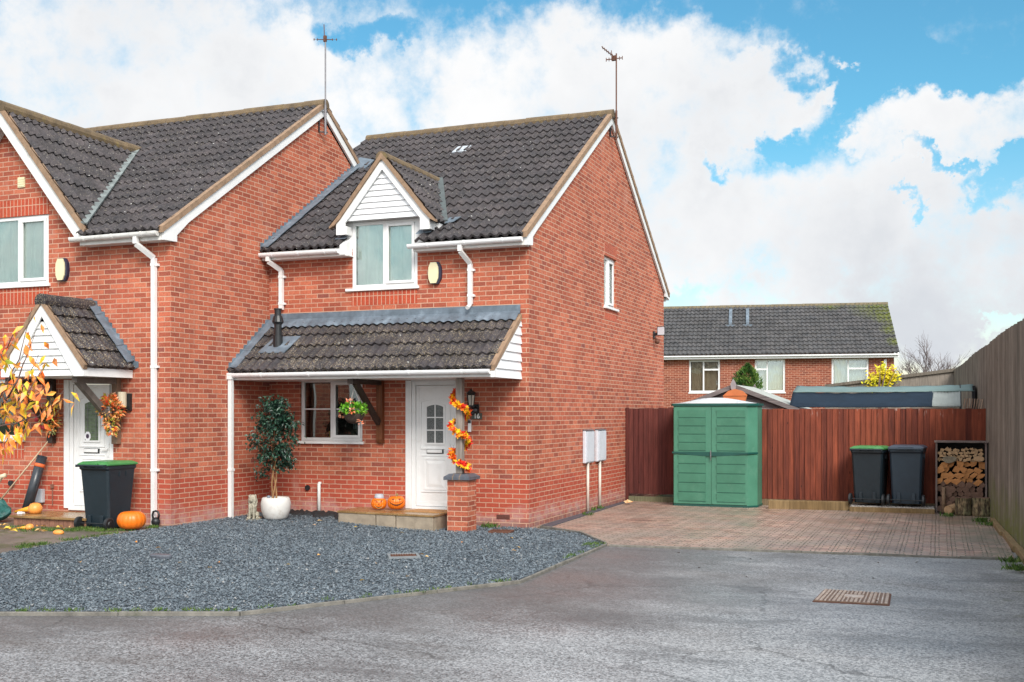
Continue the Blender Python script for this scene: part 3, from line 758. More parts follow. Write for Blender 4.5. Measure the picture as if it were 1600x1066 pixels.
# slate vent tile with a bright face high on the roof
def roofpt(px, py, base=PZ+.03, sl=.644):
    u = (px-800)/FPX; d = Vector((CA[0]+u*CR[0], CA[1]+u*CR[1], (645-py)/FPX))
    t_ = (base+sl*CAM.y-CAM.z)/(d.z-sl*d.y); return CAM + d*t_
mb = MB(); p = [roofpt(706, 240), roofpt(727, 238), roofpt(737, 229), roofpt(716, 231)]
nn = Vector((0, -.54, .84))*.025
mb.hexa([tuple(q) for q in p] + [tuple(q+nn) for q in p]); mb.build('clear_roof_tile', plain('clear_tile', (.42, .46, .5), .25, .5, 18), H)

# stepped lead flashing where the roofs meet the neighbour's gable
def stepflash(parent, x, y0, y1, base, sl, w=.16, up=.15, course=.075):
    mb = MB(); n = int((y1-y0)*sl/course*1.0); pts = []
    poly = [(y0, base), ]
    ys = [y0+(y1-y0)*i/n for i in range(n+1)]
    top = []
    for i in range(n):
        zt = base+sl*(ys[i]-y0)+up
        top += [(ys[i], zt), (ys[i+1]-.012, zt+ .01)]
    poly = [(y0, base-.01)] + [(y1, base+sl*(y1-y0)-.01)] + top[::-1]
    mb.prism(poly, 'x', x+.001, x+.012)
    L = sqrt((y1-y0)**2*(1+sl*sl)); m_ = max(1, int(L/.40))
    for i in range(m_):
        a = y0+(y1-y0)*i/m_; c = y0+(y1-y0)*(i+1)/m_+.02
        h = .085 + (.006 if i % 2 else 0)
        za, zc = base+sl*(a-y0)+h, base+sl*(c-y0)+h-.006
        mb.hexa([(x+.012, a, za), (x+w, a, za-.012), (x+w, c, zc-.012), (x+.012, c, zc), (x+.012, a, za+.01), (x+w, a, za-.002), (x+w, c, zc-.002), (x+.012, c, zc+.01)])
    return mb.build('stepped_flashing', LEAD, parent)
stepflash(H, XN, -.27, 2.95, b0, .644, w=.15)
mb = MB(); mb.hexa([(XN-.02, 2.78, 6.44), (XN+.28, 2.78, 6.44), (XN+.30, 3.12, 6.68), (XN-.02, 3.12, 6.68), (XN-.02, 2.78, 6.53), (XN+.28, 2.78, 6.475), (XN+.30, 3.12, 6.70), (XN-.02, 3.12, 6.78)]); mb.build('lead_saddle', LEAD, H)

# canopy over the door and window
CZ, CY, CS = 2.41, -1.14, .75
c_ = MB(); tile_roof(c_, (XN, CY, CZ), (1, 0, 0), (0, 1, CS), 4.545, 1.40, course=.335, amp=.034, thick=.038, roll=.148, sharp=1.2, seed=9)
CN = c_.build('canopy_roof', TILE_C, H, fix=False)
mb = MB(); mb.box(XN+.02, -.135, -.012, -.001, 3.27, 3.435)
mb.hexa([(XN+.02, -.03, 3.285), (-.135, -.03, 3.285), (-.135, -.001, 3.29), (XN+.02, -.001, 3.29), (XN+.02, -.04, 3.30), (-.135, -.04, 3.30), (-.135, -.0, 3.345), (XN+.02, -.0, 3.345)])
# apron dressed over the rolls
n = 300; vs = []
for i in range(n+1):
    u = (4.53)*i/n; hh = .024*(.5+.5*cos(2*pi*u/.148))**.8
    for (y, e) in ((-.02, .055), (-.10, .05), (-.20, .042+.0)):
        vs.append((XN+.02+u, y + (.008*sin(u*9) if y < -.15 else 0), CZ+CS*(y-CY)+(e+.012+hh*(.25 if y > -.15 else .8))*1.25))
mb.add(vs, [(3*i+j, 3*i+3+j, 3*i+4+j, 3*i+1+j) for i in range(n) for j in (0, 1)])
mb.build('lead_flashing', LEAD, CN, fix=False)
stepflash(CN, XN, CY, -.02, CZ, CS, w=.15, up=.16)
MB().box(XN+.01, -.16, -1.085, -1.065, 2.29, 2.405).build('fascia', PVCG, CN, bevel=.003); MB().box(XN+.01, -.16, -1.0645, -.001, 2.292, 2.306).build('soffit', PVCG, CN)
mb = MB(); gutter(mb, (XN+.01, -1.086, 2.395), (-.17, -1.086, 2.40), (0, -1, 0)); brackets(mb, (XN+.2, -1.086, 2.395), (-.17, -1.086, 2.40), (0, -1, 0), 5); mb.build('gutter', GUT, CN)
mb = MB(); z = 2.285; k = 0
while z < 3.12:
    z1 = z+.135; ya = max(-1.10, CY+(z-CZ+.10)/CS); yb = max(-1.10, CY+(z1-CZ+.10)/CS)
    if z < 2.42: ya = -1.10
    if z1 < 2.42: yb = -1.10
    mb.hexa([(-.16, ya, z), (-.105, ya, z), (-.105, -.001, z), (-.16, -.001, z), (-.16, yb, z1), (-.13, yb, z1), (-.13, -.001, z1), (-.16, -.001, z1)]); z = z1+.0001
mb.build('side_cladding', PVCC, CN)
verge(CN, -.175, -.10, CY+.01, -.03, CZ, CS, -.03, .052, 'verge', MORT)
mb = MB(); mb.box(-.17, -.105, -1.12, -1.04, 2.283, 2.42); mb.build('fascia_end', PVC, CN, bevel=.004)
# black flue and its lead slate
mb = MB(); mb.tube([(-4.12, -.60, 2.80), (-4.12, -.60, 3.02)], .078, 14).tube([(-4.12, -.60, 3.02), (-4.12, -.60, 3.22)], .06, 14).tube([(-4.12, -.60, 3.20), (-4.12, -.6, 3.24), (-4.12, -.6, 3.31), (-4.12, -.6, 3.34)], [.062, .095, .078, .066], 14).tube([(-4.12, -.6, 3.34), (-4.12, -.6, 3.45)], .055, 14).tube([(-4.12, -.6, 3.44), (-4.12, -.6, 3.46)], .066, 14)
mb.build('flue_pipe', BLKPL, H, smooth=False)
mb = MB(); mb.hexa([(-4.38, -.78, CZ+CS*(.36)+.05), (-3.88, -.78, CZ+CS*.36+.05), (-3.80, -.42, CZ+CS*.72+.05), (-4.30, -.42, CZ+CS*.72+.05), (-4.38, -.78, CZ+CS*(.36)+.07), (-3.88, -.78, CZ+CS*.36+.07), (-3.80, -.42, CZ+CS*.72+.07), (-4.30, -.42, CZ+CS*.72+.07)]); mb.build('lead_slate', LEAD, H)
# canopy downpipe on the neighbour's wall
mb = MB(); downpipe(mb, [(XN+.045, -1.14, 2.36), (XN+.045, -1.14, .02)], clips=(.86,), clipside=-1); mb.box(XN+.0, XN+.09, -1.19, -1.09, 2.30, 2.40); mb.build('downpipe', PVC, H)

# ground floor window, door, side window
window(H, 'win', Pf(0.), -4.09, -2.90, 1.30, 2.33, 1, [dict(r=(-4.035, -3.535, 1.355, 2.275), mull=[-3.50], bars=[1.83]), dict(r=(-3.47, -2.955, 1.355, 2.275), case=1, bars=[1.83], handle=(-3.44, 1.75, 0.2))],
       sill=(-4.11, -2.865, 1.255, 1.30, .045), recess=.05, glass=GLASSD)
# things seen on the inside sill
mb = MB(); mb.lathe([(.028, 0), (.036, .10)], (-3.62, .22, 1.36), 12); mb.build('cup', plain('cup_yellow', (.6, .42, .08), .5), H)
mb = MB(); mb.box(-3.10, -2.95, .24, .30, 1.36, 1.95)
for i in range(6): mb.box(-3.22+.03*i, -3.205+.03*i, .26, .27, 1.5, 1.95)
mb.build('blind', CURTD, H)
dpc = front_door(H, .0-.0, -2.0, -1.185, .235, 2.275)
mb = MB(); mb.box(-2.105, -2.003, -.02, .05, .235, 2.285).box(-2.003, -1.16, -.022, .05, 2.277, 2.29).box(-2.003, -1.16, -.04, .03, .205, .233); mb.build('door_trim', PVC, H, bevel=.004)
window(H, 'win', Pg(0.), 4.03, 4.86, 3.78, 4.74, 1, [dict(r=(4.085, 4.40, 3.835, 4.685), mull=[4.42]), dict(r=(4.45, 4.80, 3.835, 4.685), case=1)], sill=(3.99, 4.90, 3.735, 3.78, .05), recess=.055, curtain=(CURT, 4.08, 4.8, .2))
# timber bracket
mb = MB(); mb.box(-2.60, -2.49, -.09, -.001, 1.33, 2.285); mb.prism([(-.085, 1.33), (-.001, 1.33), (-.001, 1.27), (-.05, 1.27)], 'x', -2.60, -2.49); mb.build('bracket_post', TIMB, H, bevel=.008)
mb = MB(); mb.beam((-2.545, -.10, 1.60), (-2.545, -.86, 2.24), .07, .095, up=(0, 1, 1)).box(-2.595, -2.495, -1.02, -.091, 2.215, 2.288); mb.build('bracket_brace', TIMBD, H, bevel=.008)
# brick pier with blue brick cap and timber post
px0, px1, py0, py1 = -.985, -.655, -.84, -.51
mb = MB(); mb.box(px0, px1, py0, py1, -.08, .765); pier = mb.build('porch_pier', BRP, H)
mb = MB(); e = .045
mb.hexa([(px0-e, py0-e, .767), (px1+e, py0-e, .767), (px1+e, py1+e, .767), (px0-e, py1+e, .767), (px0-e, py0-e, .812), (px1+e, py0-e, .812), (px1+e, py1+e, .812), (px0-e, py1+e, .812)])
mb.hexa([(px0-e, py0-e, .8125), (px1+e, py0-e, .8125), (px1+e, py1+e, .8125), (px0-e, py1+e, .8125), (px0+.02, py0+.02, .855), (px1-.02, py0+.02, .855), (px1-.02, py1-.02, .855), (px0+.02, py1-.02, .855)])
cap = mb.build('pier_cap', BLUEG, pier, bevel=.004)
mb = MB()
for q in (.36, .62): 
    xx = px0-e+(px1-px0+2*e)*q; mb.box(xx-.006, xx+.006, py0-e-.002, py0-e+.001, .768, .812); mb.hexa([(xx-.006, py0-e-.0015, .812), (xx+.006, py0-e-.0015, .812), (xx+.006, py0+.02, .857), (xx-.006, py0+.02, .857), (xx-.006, py0-e-.002, .814), (xx+.006, py0-e-.002, .814), (xx+.006, py0+.02, .859), (xx-.006, py0+.02, .859)])
mb.build('cap_joint', MORT, pier)
mb = MB(); mb.box(-.90, -.795, -.73, -.625, .856, 2.288); mb.build('porch_post', TIMBG, H, bevel=.008)

# ================================================================== NEIGHBOUR
N = thing('brick_house', 'red brick house at the left edge with steep cross gable and small gabled porch', 'house', (-8.3, 1.7, 0))
mb = MB()
nw = [(-13, -.15), (XN, -.15), (XN, 4.46), (-6.20, 4.46), (-7.80, 6.36), (-9.40, 4.46), (-13, 4.46)]
wall_sheet(mb, lambda u, z: (u, YN, z), nw, [(-8.25, -7.018, 3.78, 4.86), (-8.75, -7.524, 1.36, 2.30), (-6.67, -5.757, .30, 2.27)], .12, (0, 1, 0))
wall_sheet(mb, lambda u, z: (XN, u, z), [(YN, -.15), (5.9, -.15), (5.9, 4.45), (1.70, 7.19), (YN, 4.44)], [], 0, (0, 0, 0))
mb.add([(XN, 5.9, -.15), (-13, 5.9, -.15), (-13, 5.9, 4.45), (XN, 5.9, 4.45)], [(0, 1, 2, 3)])
mb.build('wall', BR2, N, fix=False)
for bb in ((4.862, 5.12, -8.25, -7.013), (3.47, 3.735, -8.25, -7.013), (1.05, 1.31, -8.75, -7.52)):
    MB().box(bb[2], bb[3], YN-.004, YN+.02, bb[0], bb[1]).build('soldier_course', SOLD, N)
NZ, NS = 4.60, .665      # main plane: z = NZ + NS*(y-YN)
rn = MB()
tile_roof(rn, (-13, YN-.27, NZ-NS*.27), (1, 0, 0), (0, 1, NS), 13+XN+.015, (1.70-YN+.27)*sqrt(1+NS*NS), seed=21, clip=lambda c: not (c.z < 6.54-1.20*abs(c.x+7.80)-.10 and abs(c.x+7.80) < 1.66))
tile_roof(rn, (XN+.065, 6.2, NZ-NS*.27), (-1, 0, 0), (0, -1, NS), 13+XN+.065, (1.70-YN+.27)*sqrt(1+NS*NS), sub=5, seed=22)
RN = rn.build('roof', TILE_N, N, fix=False)
RT = NZ+NS*(1.70-YN)
mb = MB(); ridge_tiles(mb, (-13, 1.70, RT+.045), (XN+.085, 1.70, RT+.045)); mb.build('ridge', RIDGE, RN)
nb0 = NZ-NS*.27
verge(N, XN-.012, XN+.072, YN-.26, 1.70, nb0+.006, NS, -.035, .058, 'verge', MORT)
verge(N, XN-.012, XN+.072, 6.19, 1.70, nb0+.006, -NS, -.035, .058, 'verge', MORT)
zb = lambda y: NZ-.19+NS*(y-YN)
mb = MB(); mb.prism([(YN+.08, 4.30), (YN+.08, 4.40), (YN+.35, zb(YN+.35)-.01), (1.70, zb(1.70)), (1.70, zb(1.70)+.165), (YN-.22, zb(YN-.22)+.165), (YN-.22, 4.29)], 'x', XN+.012, XN+.05); mb.build('bargeboard', PVC, N)
zr = lambda y: NZ-.19+NS*(5.935-y)
mb = MB(); mb.prism([(5.93, 4.30), (5.9, zr(5.9)), (1.705, zr(1.705)), (1.705, zr(1.705)+.165), (6.15, zr(6.15)+.165), (6.15, 4.29)], 'x', XN+.012, XN+.05); mb.build('bargeboard', PVC, N)
MB().box(-6.20, XN, YN-.215, YN-.195, 4.29, 4.43).build('fascia', PVCG, N, bevel=.003); MB().box(-6.2, XN, YN-.1945, YN-.001, 4.292, 4.306).build('soffit', PVCG, N)
mb = MB(); gutter(mb, (-6.32, YN-.216, 4.405), (XN-.02, YN-.216, 4.412), (0, -1, 0)); brackets(mb, (-6.32, YN-.216, 4.405), (XN-.02, YN-.216, 4.412), (0, -1, 0), 3); mb.build('gutter', plain('grimy_gutter', (.72, .71, .68), .4, .1, 6, dirt=(.16, .14, .1), dirtamt=.75), N)
mb = MB(); downpipe(mb, [(-5.10, YN-.27, 4.36), (-5.10, YN-.27, 4.25), (-4.955, YN-.05, 4.06), (-4.955, YN-.05, .10)], clips=(3.96, 2.45, .92)); mb.build('downpipe', PVC, N)
# cross gable
GC, GH = -7.80, 1.68; gs = 1.20; gpk = 6.54
gr = MB(); gl = sqrt(1+gs*gs)*GH
tile_roof(gr, (GC+GH, YN-.21, gpk-gs*GH), (0, 1, 0), (-1, 0, gs), 3.3, gl, seed=23)
tile_roof(gr, (GC-GH, YN-.21, gpk-gs*GH), (0, 1, 0), (1, 0, gs), 3.3, gl, seed=24)
GR = gr.build('gable_roof', TILE_N, N, fix=False)
gy = YN+(gpk-NZ)/NS
mb = MB(); ridge_tiles(mb, (GC, YN-.24, gpk+.04), (GC, gy+.12, gpk+.04), r=.12); mb.build('ridge', RIDGE, GR)
for s in (-1, 1):
    q = lambda a, zz: (GC+s*a, zz)
    mb = MB(); mb.prism([q(0, gpk-.03), q(GH-.04, gpk-.03-gs*(GH-.04)), q(GH-.04, 4.43), q(GH-.20, 4.43), q(0, gpk-.30)][::s], 'y', YN-.20, YN-.172); mb.build('bargeboard', PVCG, GR)
    mb = MB(); mb.prism([q(0, gpk+.07), q(GH+.03, gpk+.05-gs*(GH+.03)), q(GH+.0, gpk-.06-gs*GH), q(0, gpk-.04)][::s], 'y', YN-.235, YN-.15); mb.build('verge', MORT, GR)
    mb = MB(); mb.prism([q(0, gpk-.19), q(GH-.12, gpk-.19-gs*(GH-.12)), q(GH-.12, gpk-.215-gs*(GH-.12)), q(0, gpk-.215)][::s], 'y', YN-.172, YN-.001); mb.build('soffit', PVCG, GR)
    a = Vector((GC+s*.05, gy-.06, gpk+.035)); c = Vector((GC+s*(GH-.02), YN-.20, gpk-gs*GH+.10))
    mb = MB(); mb.beam(a, c, .10, .03, up=(s*.3, -.45, 1)); mb.build('lead_valley', plain('pale_lead', (.17, .195, .19), .6, .45, 7), GR)
mb = MB(); mb.box(GC+.17, GC+.31, YN-.02, YN-.001, 5.31, 5.47)
for i in range(4): mb.box(GC+.18, GC+.30, YN-.026, YN-.0201, 5.325+.035*i, 5.345+.035*i)
mb.build('air_vent', CREAM, N)
window(N, 'win', Pf(YN), -8.25, -7.018, 3.78, 4.86, 1, [dict(r=(-8.19, -7.66, 3.835, 4.805), mull=[-7.63]), dict(r=(-7.60, -7.073, 3.835, 4.805), case=1, handle=(-7.56, 4.25, 1))], curtain=(CURT, -8.2, -7.06, .06), sill=(-8.3, -6.98, 3.735, 3.78, .045), recess=.02)
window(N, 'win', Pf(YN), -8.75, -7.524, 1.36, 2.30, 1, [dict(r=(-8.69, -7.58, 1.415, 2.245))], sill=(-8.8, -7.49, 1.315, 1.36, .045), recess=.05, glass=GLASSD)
dn = front_door(N, YN, -6.60, -5.757, .30, 2.27, small=False)
mb = MB(); mb.box(-6.70, -6.603, YN-.02, YN+.05, .30, 2.275).box(-6.603, -5.75, YN-.03, YN+.02, .275, .30); mb.build('door_trim', PVC, N, bevel=.004)
# porch canopy
PC, PH, PF = -6.16, .80, YN-1.0; ps = 1.20; ppk = 3.38
po = MB(); tile_roof(po, (PC+PH, PF, ppk-ps*PH), (0, 1, 0), (-1, 0, ps), 1.0, sqrt(1+ps*ps)*PH, course=.32, thick=.042, amp=.024, seed=31)
tile_roof(po, (PC-PH, PF, ppk-ps*PH), (0, 1, 0), (1, 0, ps), 1.0, sqrt(1+ps*ps)*PH, course=.32, thick=.042, amp=.024, seed=32)
PO = po.build('porch_roof', TILE_C, N, fix=False)
mb = MB(); ridge_tiles(mb, (PC, PF-.03, ppk+.05), (PC, YN-.02, ppk+.05), r=.11, seg=.5); mb.build('ridge', TILE_C, PO)
mb = MB(); z = 2.30
while z < ppk-.30:
    z1 = z+.098; w0 = (ppk-.20-z)/ps; w1 = (ppk-.20-z1)/ps
    mb.hexa([(PC-w0, PF+.02, z), (PC+w0, PF+.02, z), (PC+w0, PF+.08, z), (PC-w0, PF+.08, z), (PC-w1, PF+.045, z1), (PC+w1, PF+.045, z1), (PC+w1, PF+.08, z1), (PC-w1, PF+.08, z1)]); z = z1+.0001
mb.build('cladding', PVCM, PO)
for s in (-1, 1):
    q = lambda a, zz: (PC+s*a, zz)
    mb = MB(); mb.prism([q(0, ppk-.03), q(PH-.03, ppk-.03-ps*(PH-.03)), q(PH-.03, 2.29), q(PH-.21, 2.29), q(0, ppk-.22)][::s], 'y', PF-.005, PF+.018); mb.build('bargeboard', PVC, PO)
    mb = MB(); mb.prism([q(0, ppk+.05), q(PH+.01, ppk+.04-ps*(PH+.01)), q(PH-.02, ppk-.06-ps*(PH-.02)), q(0, ppk-.04)][::s], 'y', PF-.03, PF+.05); mb.build('verge', MORT, PO)
    mb = MB(); x0 = PC+s*(PH-.05); mb.box(min(x0, x0+s*.02), max(x0, x0+s*.02), PF+.02, YN-.001, 2.29, 2.41); mb.build('fascia', PVC, PO)
    # stepped flashing up the wall
    fl = MB(); n = 12; top = []
    for i in range(n):
        a0_ = PH+.08-(PH+.05)*i/n; a1_ = PH+.08-(PH+.05)*(i+1)/n
        top += [q(a0_, ppk-ps*(a0_-.08)+.03 + .085), q(a1_+.008, ppk-ps*(a0_-.08)+.03 + .095)]
    fl.prism(([q(0, ppk-.1), q(PH+.0, ppk+.0-ps*PH)] + [q(PH+.085, ppk+.03-ps*PH)] + top)[::s], 'y', YN-.012, YN-.002)
    for i in range(4):
        a0_ = PH+.01-PH*i/4; a1_ = PH-PH*(i+1)/4+.0; h = .072+.004*(i % 2)
        P8 = []
        for dz in (0, .012):
            for (aa, yy) in ((a0_, YN-.16), (a1_, YN-.16), (a1_, YN-.012), (a0_, YN-.012)):
                P8.append((PC+s*aa, yy, ppk-ps*aa+h*1.5+dz+(.03 if yy > YN-.1 else 0)-(.012 if aa == a1_ else 0)))
        fl.hexa(P8)
    fl.build('stepped_flashing', LEAD, PO)
    # timber brackets
    bx_ = PC+s*.56 + (.0 if s > 0 else -.20)
    bx_ = -5.66 if s > 0 else -6.92
    mb = MB(); mb.box(bx_-.055, bx_+.055, YN-.09, YN-.001, 1.30, 2.29); mb.build('bracket_post', plain('brown_timber', (.19, .12, .08), .8, .3, 9) if s > 0 else TIMBD, PO, bevel=.006)
    mb = MB(); mb.beam((bx_, YN-.08, 1.60), (bx_, PF+.16, 2.24), .08, .10, up=(0, 1, 1)).box(bx_-.045, bx_+.045, PF+.10, YN-.091, 2.20, 2.285); mb.build('bracket_brace', TIMBD if s < 0 else plain('greyed_timber', (.12, .1, .085), .8, .3, 12), PO, bevel=.006)
mb = MB(); mb.box(PC-PH+.05, PC+PH-.05, PF+.081, YN-.001, 2.293, 2.305); mb.build('soffit', PVCG, PO)
# ================================================================== WALL-MOUNTED THINGS
def alarm(x, y, z, label):
    t_ = thing('alarm_box', label, 'alarm box', (x, y, z), 'burglar alarm boxes on the front walls')
    def oct_(w, h): return [(x+w*a, z+h*b) for a, b in ((-.55, -1), (.55, -1), (.93, -.55), (1, 0), (.93, .55), (.55, 1), (-.55, 1), (-.93, .55), (-1, 0), (-.93, -.55))]
    MB().prism(oct_(.115, .175), 'y', y-.055, y-.001).build('back_shell', NAVY, t_, bevel=.008)
    MB().prism([(p[0]-.012, p[1]) for p in oct_(.088, .165)], 'y', y-.078, y-.056).build('front_cover', CREAM, t_, bevel=.008)
    return t_
alarm(-1.574, 0, 3.985, 'cream and navy alarm box right of the white dormer window')
alarm(-6.71, YN, 3.975, 'cream and navy alarm box right of the left house\'s upstairs window')
# meter boxes
METER = plain('meter_box_grey', (.58, .61, .66), .5, .06, 5); MPIPE = plain('cream_conduit', (.60, .53, .46), .5, .1, 8)
for i, (ya, zt, lab) in enumerate(((2.70, 1.455, 'nearer of the two tall grey meter boxes on the brick gable'), (3.43, 1.455, 'farther of the two tall grey meter boxes, closer to the red fence'))):
    t_ = thing('meter_box', lab, 'meter box', (0, ya, .9), 'meter boxes on the gable wall')
    mb = MB(); mb.box(.001, .065, ya, ya+.50, .875, zt); bb = mb.build('box_body', METER, t_, bevel=.012)
    mb = MB(); mb.box(.0655, .078, ya+.02, ya+.48, .895, zt-.02); mb.build('box_door', METER, t_, bevel=.006)
    mb = MB(); mb.prism([(0.001, zt+.002), (.09, zt+.002), (.001, zt+.02)], 'y', ya-.01, ya+.51); mb.build('hood', GALV, t_)
    mb = MB(); mb.tube([(.035, ya+.20, .875), (.035, ya+.20, .02)], .026, 10); mb.build('conduit', MPIPE, t_, smooth=True)
# floodlight
t_ = thing('security_floodlight', 'small black floodlight with motion sensor high on the brick gable near its back corner', 'floodlight', (0, 7.74, 3.45))
mb = MB(); mb.box(.10, .28, 7.72, 7.765, 3.46, 3.66); hd = mb.build('lamp_head', BLKPL, t_, bevel=.006)
mb = MB(); mb.box(.115, .265, 7.712, 7.7195, 3.475, 3.645); mb.build('lens', plain('lamp_lens', (.5, .52, .56), .2, .05), t_)
mb = MB(); mb.beam((.0, 7.80, 3.48), (.17, 7.80, 3.52), .05, .06).box(.001, .03, 7.74, 7.86, 3.40, 3.56); mb.build('arm', BLKPL, t_)
mb = MB(); mb.ball((.10, 7.74, 3.33), .055).beam((.05, 7.76, 3.42), (.10, 7.74, 3.35), .03, .03); mb.build('motion_sensor', RUST, t_, smooth=True)
# wall lantern of 16
lx = -.905
t_ = thing('wall_lantern', 'black wall lantern with clear panes above the house number, beside the garlanded post', 'wall lamp', (lx, 0, 1.85))
mb = MB(); mb.lathe([(.035, 0), (.085, .03), (.05, .06), (.018, .085), (.012, .10)], (lx, -.14, 2.04), 6); mb.build('lantern_cap', BLKPL, t_)
mb = MB(); mb.lathe([(.042, 0), (.062, .16)], (lx, -.14, 1.88), 6); mb.build('lamp_glass', plain('milky_glass', (.5, .47, .4), .2, .1), t_)
mb = MB()
for k in range(6):
    a = 2*pi*k/6; mb.beam((lx+.045*cos(a), -.14+.045*sin(a), 1.875), (lx+.066*cos(a), -.14+.066*sin(a), 2.05), .01, .01)
mb.lathe([(.05, 0), (.045, .02)], (lx, -.14, 1.865), 6); mb.build('lantern_frame', BLKPL, t_)
mb = MB(); mb.lathe([(.03, 0), (.065, .03), (.06, .07), (.02, .1)], (lx+.03, -.05, 1.76), 10).box(lx-.02, lx+.08, -.03, -.001, 1.76, 1.90).beam((lx+.02, -.05, 1.84), (lx, -.13, 1.86), .025, .025)
mb.ball((lx+.01, -.11, 1.76), .035); mb.build('bracket', BLKPL, t_)
# house number
t_ = thing('house_number_sign', 'small dark slate sign reading 16 under the black wall lantern', 'house sign', (-.865, 0, 1.715))
mb = MB(); mb.box(-.955, -.775, -.014, -.001, 1.665, 1.765); mb.build('plate', plain('slate_plate', (.07, .075, .06), .6), t_, bevel=.004)
cu = bpy.data.curves.new('n', 'FONT'); cu.body = '16'; cu.size = .105; cu.align_x = 'CENTER'; cu.align_y = 'CENTER'; cu.extrude = .002; cu.offset = .002
to = bpy.data.objects.new('n', cu); COL.objects.link(to); to.rotation_euler = (pi/2, 0, 0); bpy.context.view_layer.update()
me = bpy.data.meshes.new_from_object(to.evaluated_get(bpy.context.evaluated_depsgraph_get())); bpy.data.objects.remove(to)
me.materials.clear(); me.materials.append(plain('number_white', (.8, .8, .76), .5))
no = bpy.data.objects.new('numerals', me); COL.objects.link(no); no.parent = t_; no.location = (.005, -.018, 0); no.rotation_euler = (pi/2, 0, 0)
# doorbell
t_ = thing('doorbell', 'slim black and white doorbell on the bricks just right of the garlanded post', 'doorbell', (-.985, 0, 1.55))
mb = MB(); mb.box(-1.01, -.955, -.025, -.001, 1.47, 1.66); mb.build('housing', PVC, t_, bevel=.005)
mb = MB(); mb.box(-1.008, -.957, -.03, -.0251, 1.605, 1.655); mb.build('camera_window', BLKPL, t_)
# air brick vent & stub pipe & outlet
mb = MB(); mb.tube([(-3.93, -.001, .52), (-3.93, -.03, .52)], .045, 16).tube([(-3.93, -.03, .52), (-3.93, -.031, .52)], .035, 16)
single(mb, 'round_vent', BLKPL, (-3.93, 0, .52), 'small round black vent on the brick wall right of the potted tree', 'vent')
mb = MB(); mb.tube([(-3.687, -.05, .08), (-3.687, -.05, .58), (-3.687, -.045, .60), (-3.687, -.0, .60)], .028, 10)
single(mb, 'waste_pipe', PVCG, (-3.687, -.05, .08), 'short upright white pipe stub against the brick wall under the ground floor window', 'pipe', smooth=True)
mb = MB(); mb.box(-.53, -.31, -.006, .02, .12, .19)
for i in range(8): mb.box(-.52+.026*i, -.51+.026*i, -.012, -.0061, .13, .18)
single(mb, 'air_brick', plain('air_brick', (.12, .04, .03), .8), (-.42, 0, .15), 'terracotta air brick low in the wall right of the brick pier', 'air brick')
# neighbour wall lamp
t_ = thing('wall_lamp', 'round fronted cream glass wall lamp on a dark base beside the left house\'s porch', 'wall lamp', (-5.50, YN, 1.85))
mb = MB(); mb.tube([(-5.50, YN-.10, 1.86), (-5.50, YN-.10, 2.08)], .065, 14); mb.build('lamp_glass', plain('opal_glass', (.50, .44, .32), .25, .05), t_, smooth=False)
mb = MB(); mb.box(-5.55, -5.40, YN-.05, YN-.001, 1.80, 2.06).lathe([(.03, 0), (.07, .04), (.07, .06)], (-5.50, YN-.10, 1.80), 12); mb.build('lamp_base', BLKPL, t_)
# neighbour utility box
mb = MB(); mb.box(-7.23, -7.085, YN-.07, YN-.001, .37, .585)
single(mb, 'cable_box', plain('pale_grey_plastic', (.48, .5, .53), .45, .06), (-7.16, YN, .37), 'small pale grey cable box low on the left house wall beside its step', 'cable box', bevel=.012)
mb = MB(); mb.tube([(-6.93, YN-.012, .33), (-6.93, YN-.012, .62), (-6.93, YN-.012, .66)], .008, 6).box(-6.955, -6.905, YN-.03, YN-.001, .60, .66)
single(mb, 'wall_hose', plain('old_brass', (.2, .09, .06), .6), (-6.93, YN, .33), 'thin brown cable clipped low beside the left house\'s door frame', 'cable')

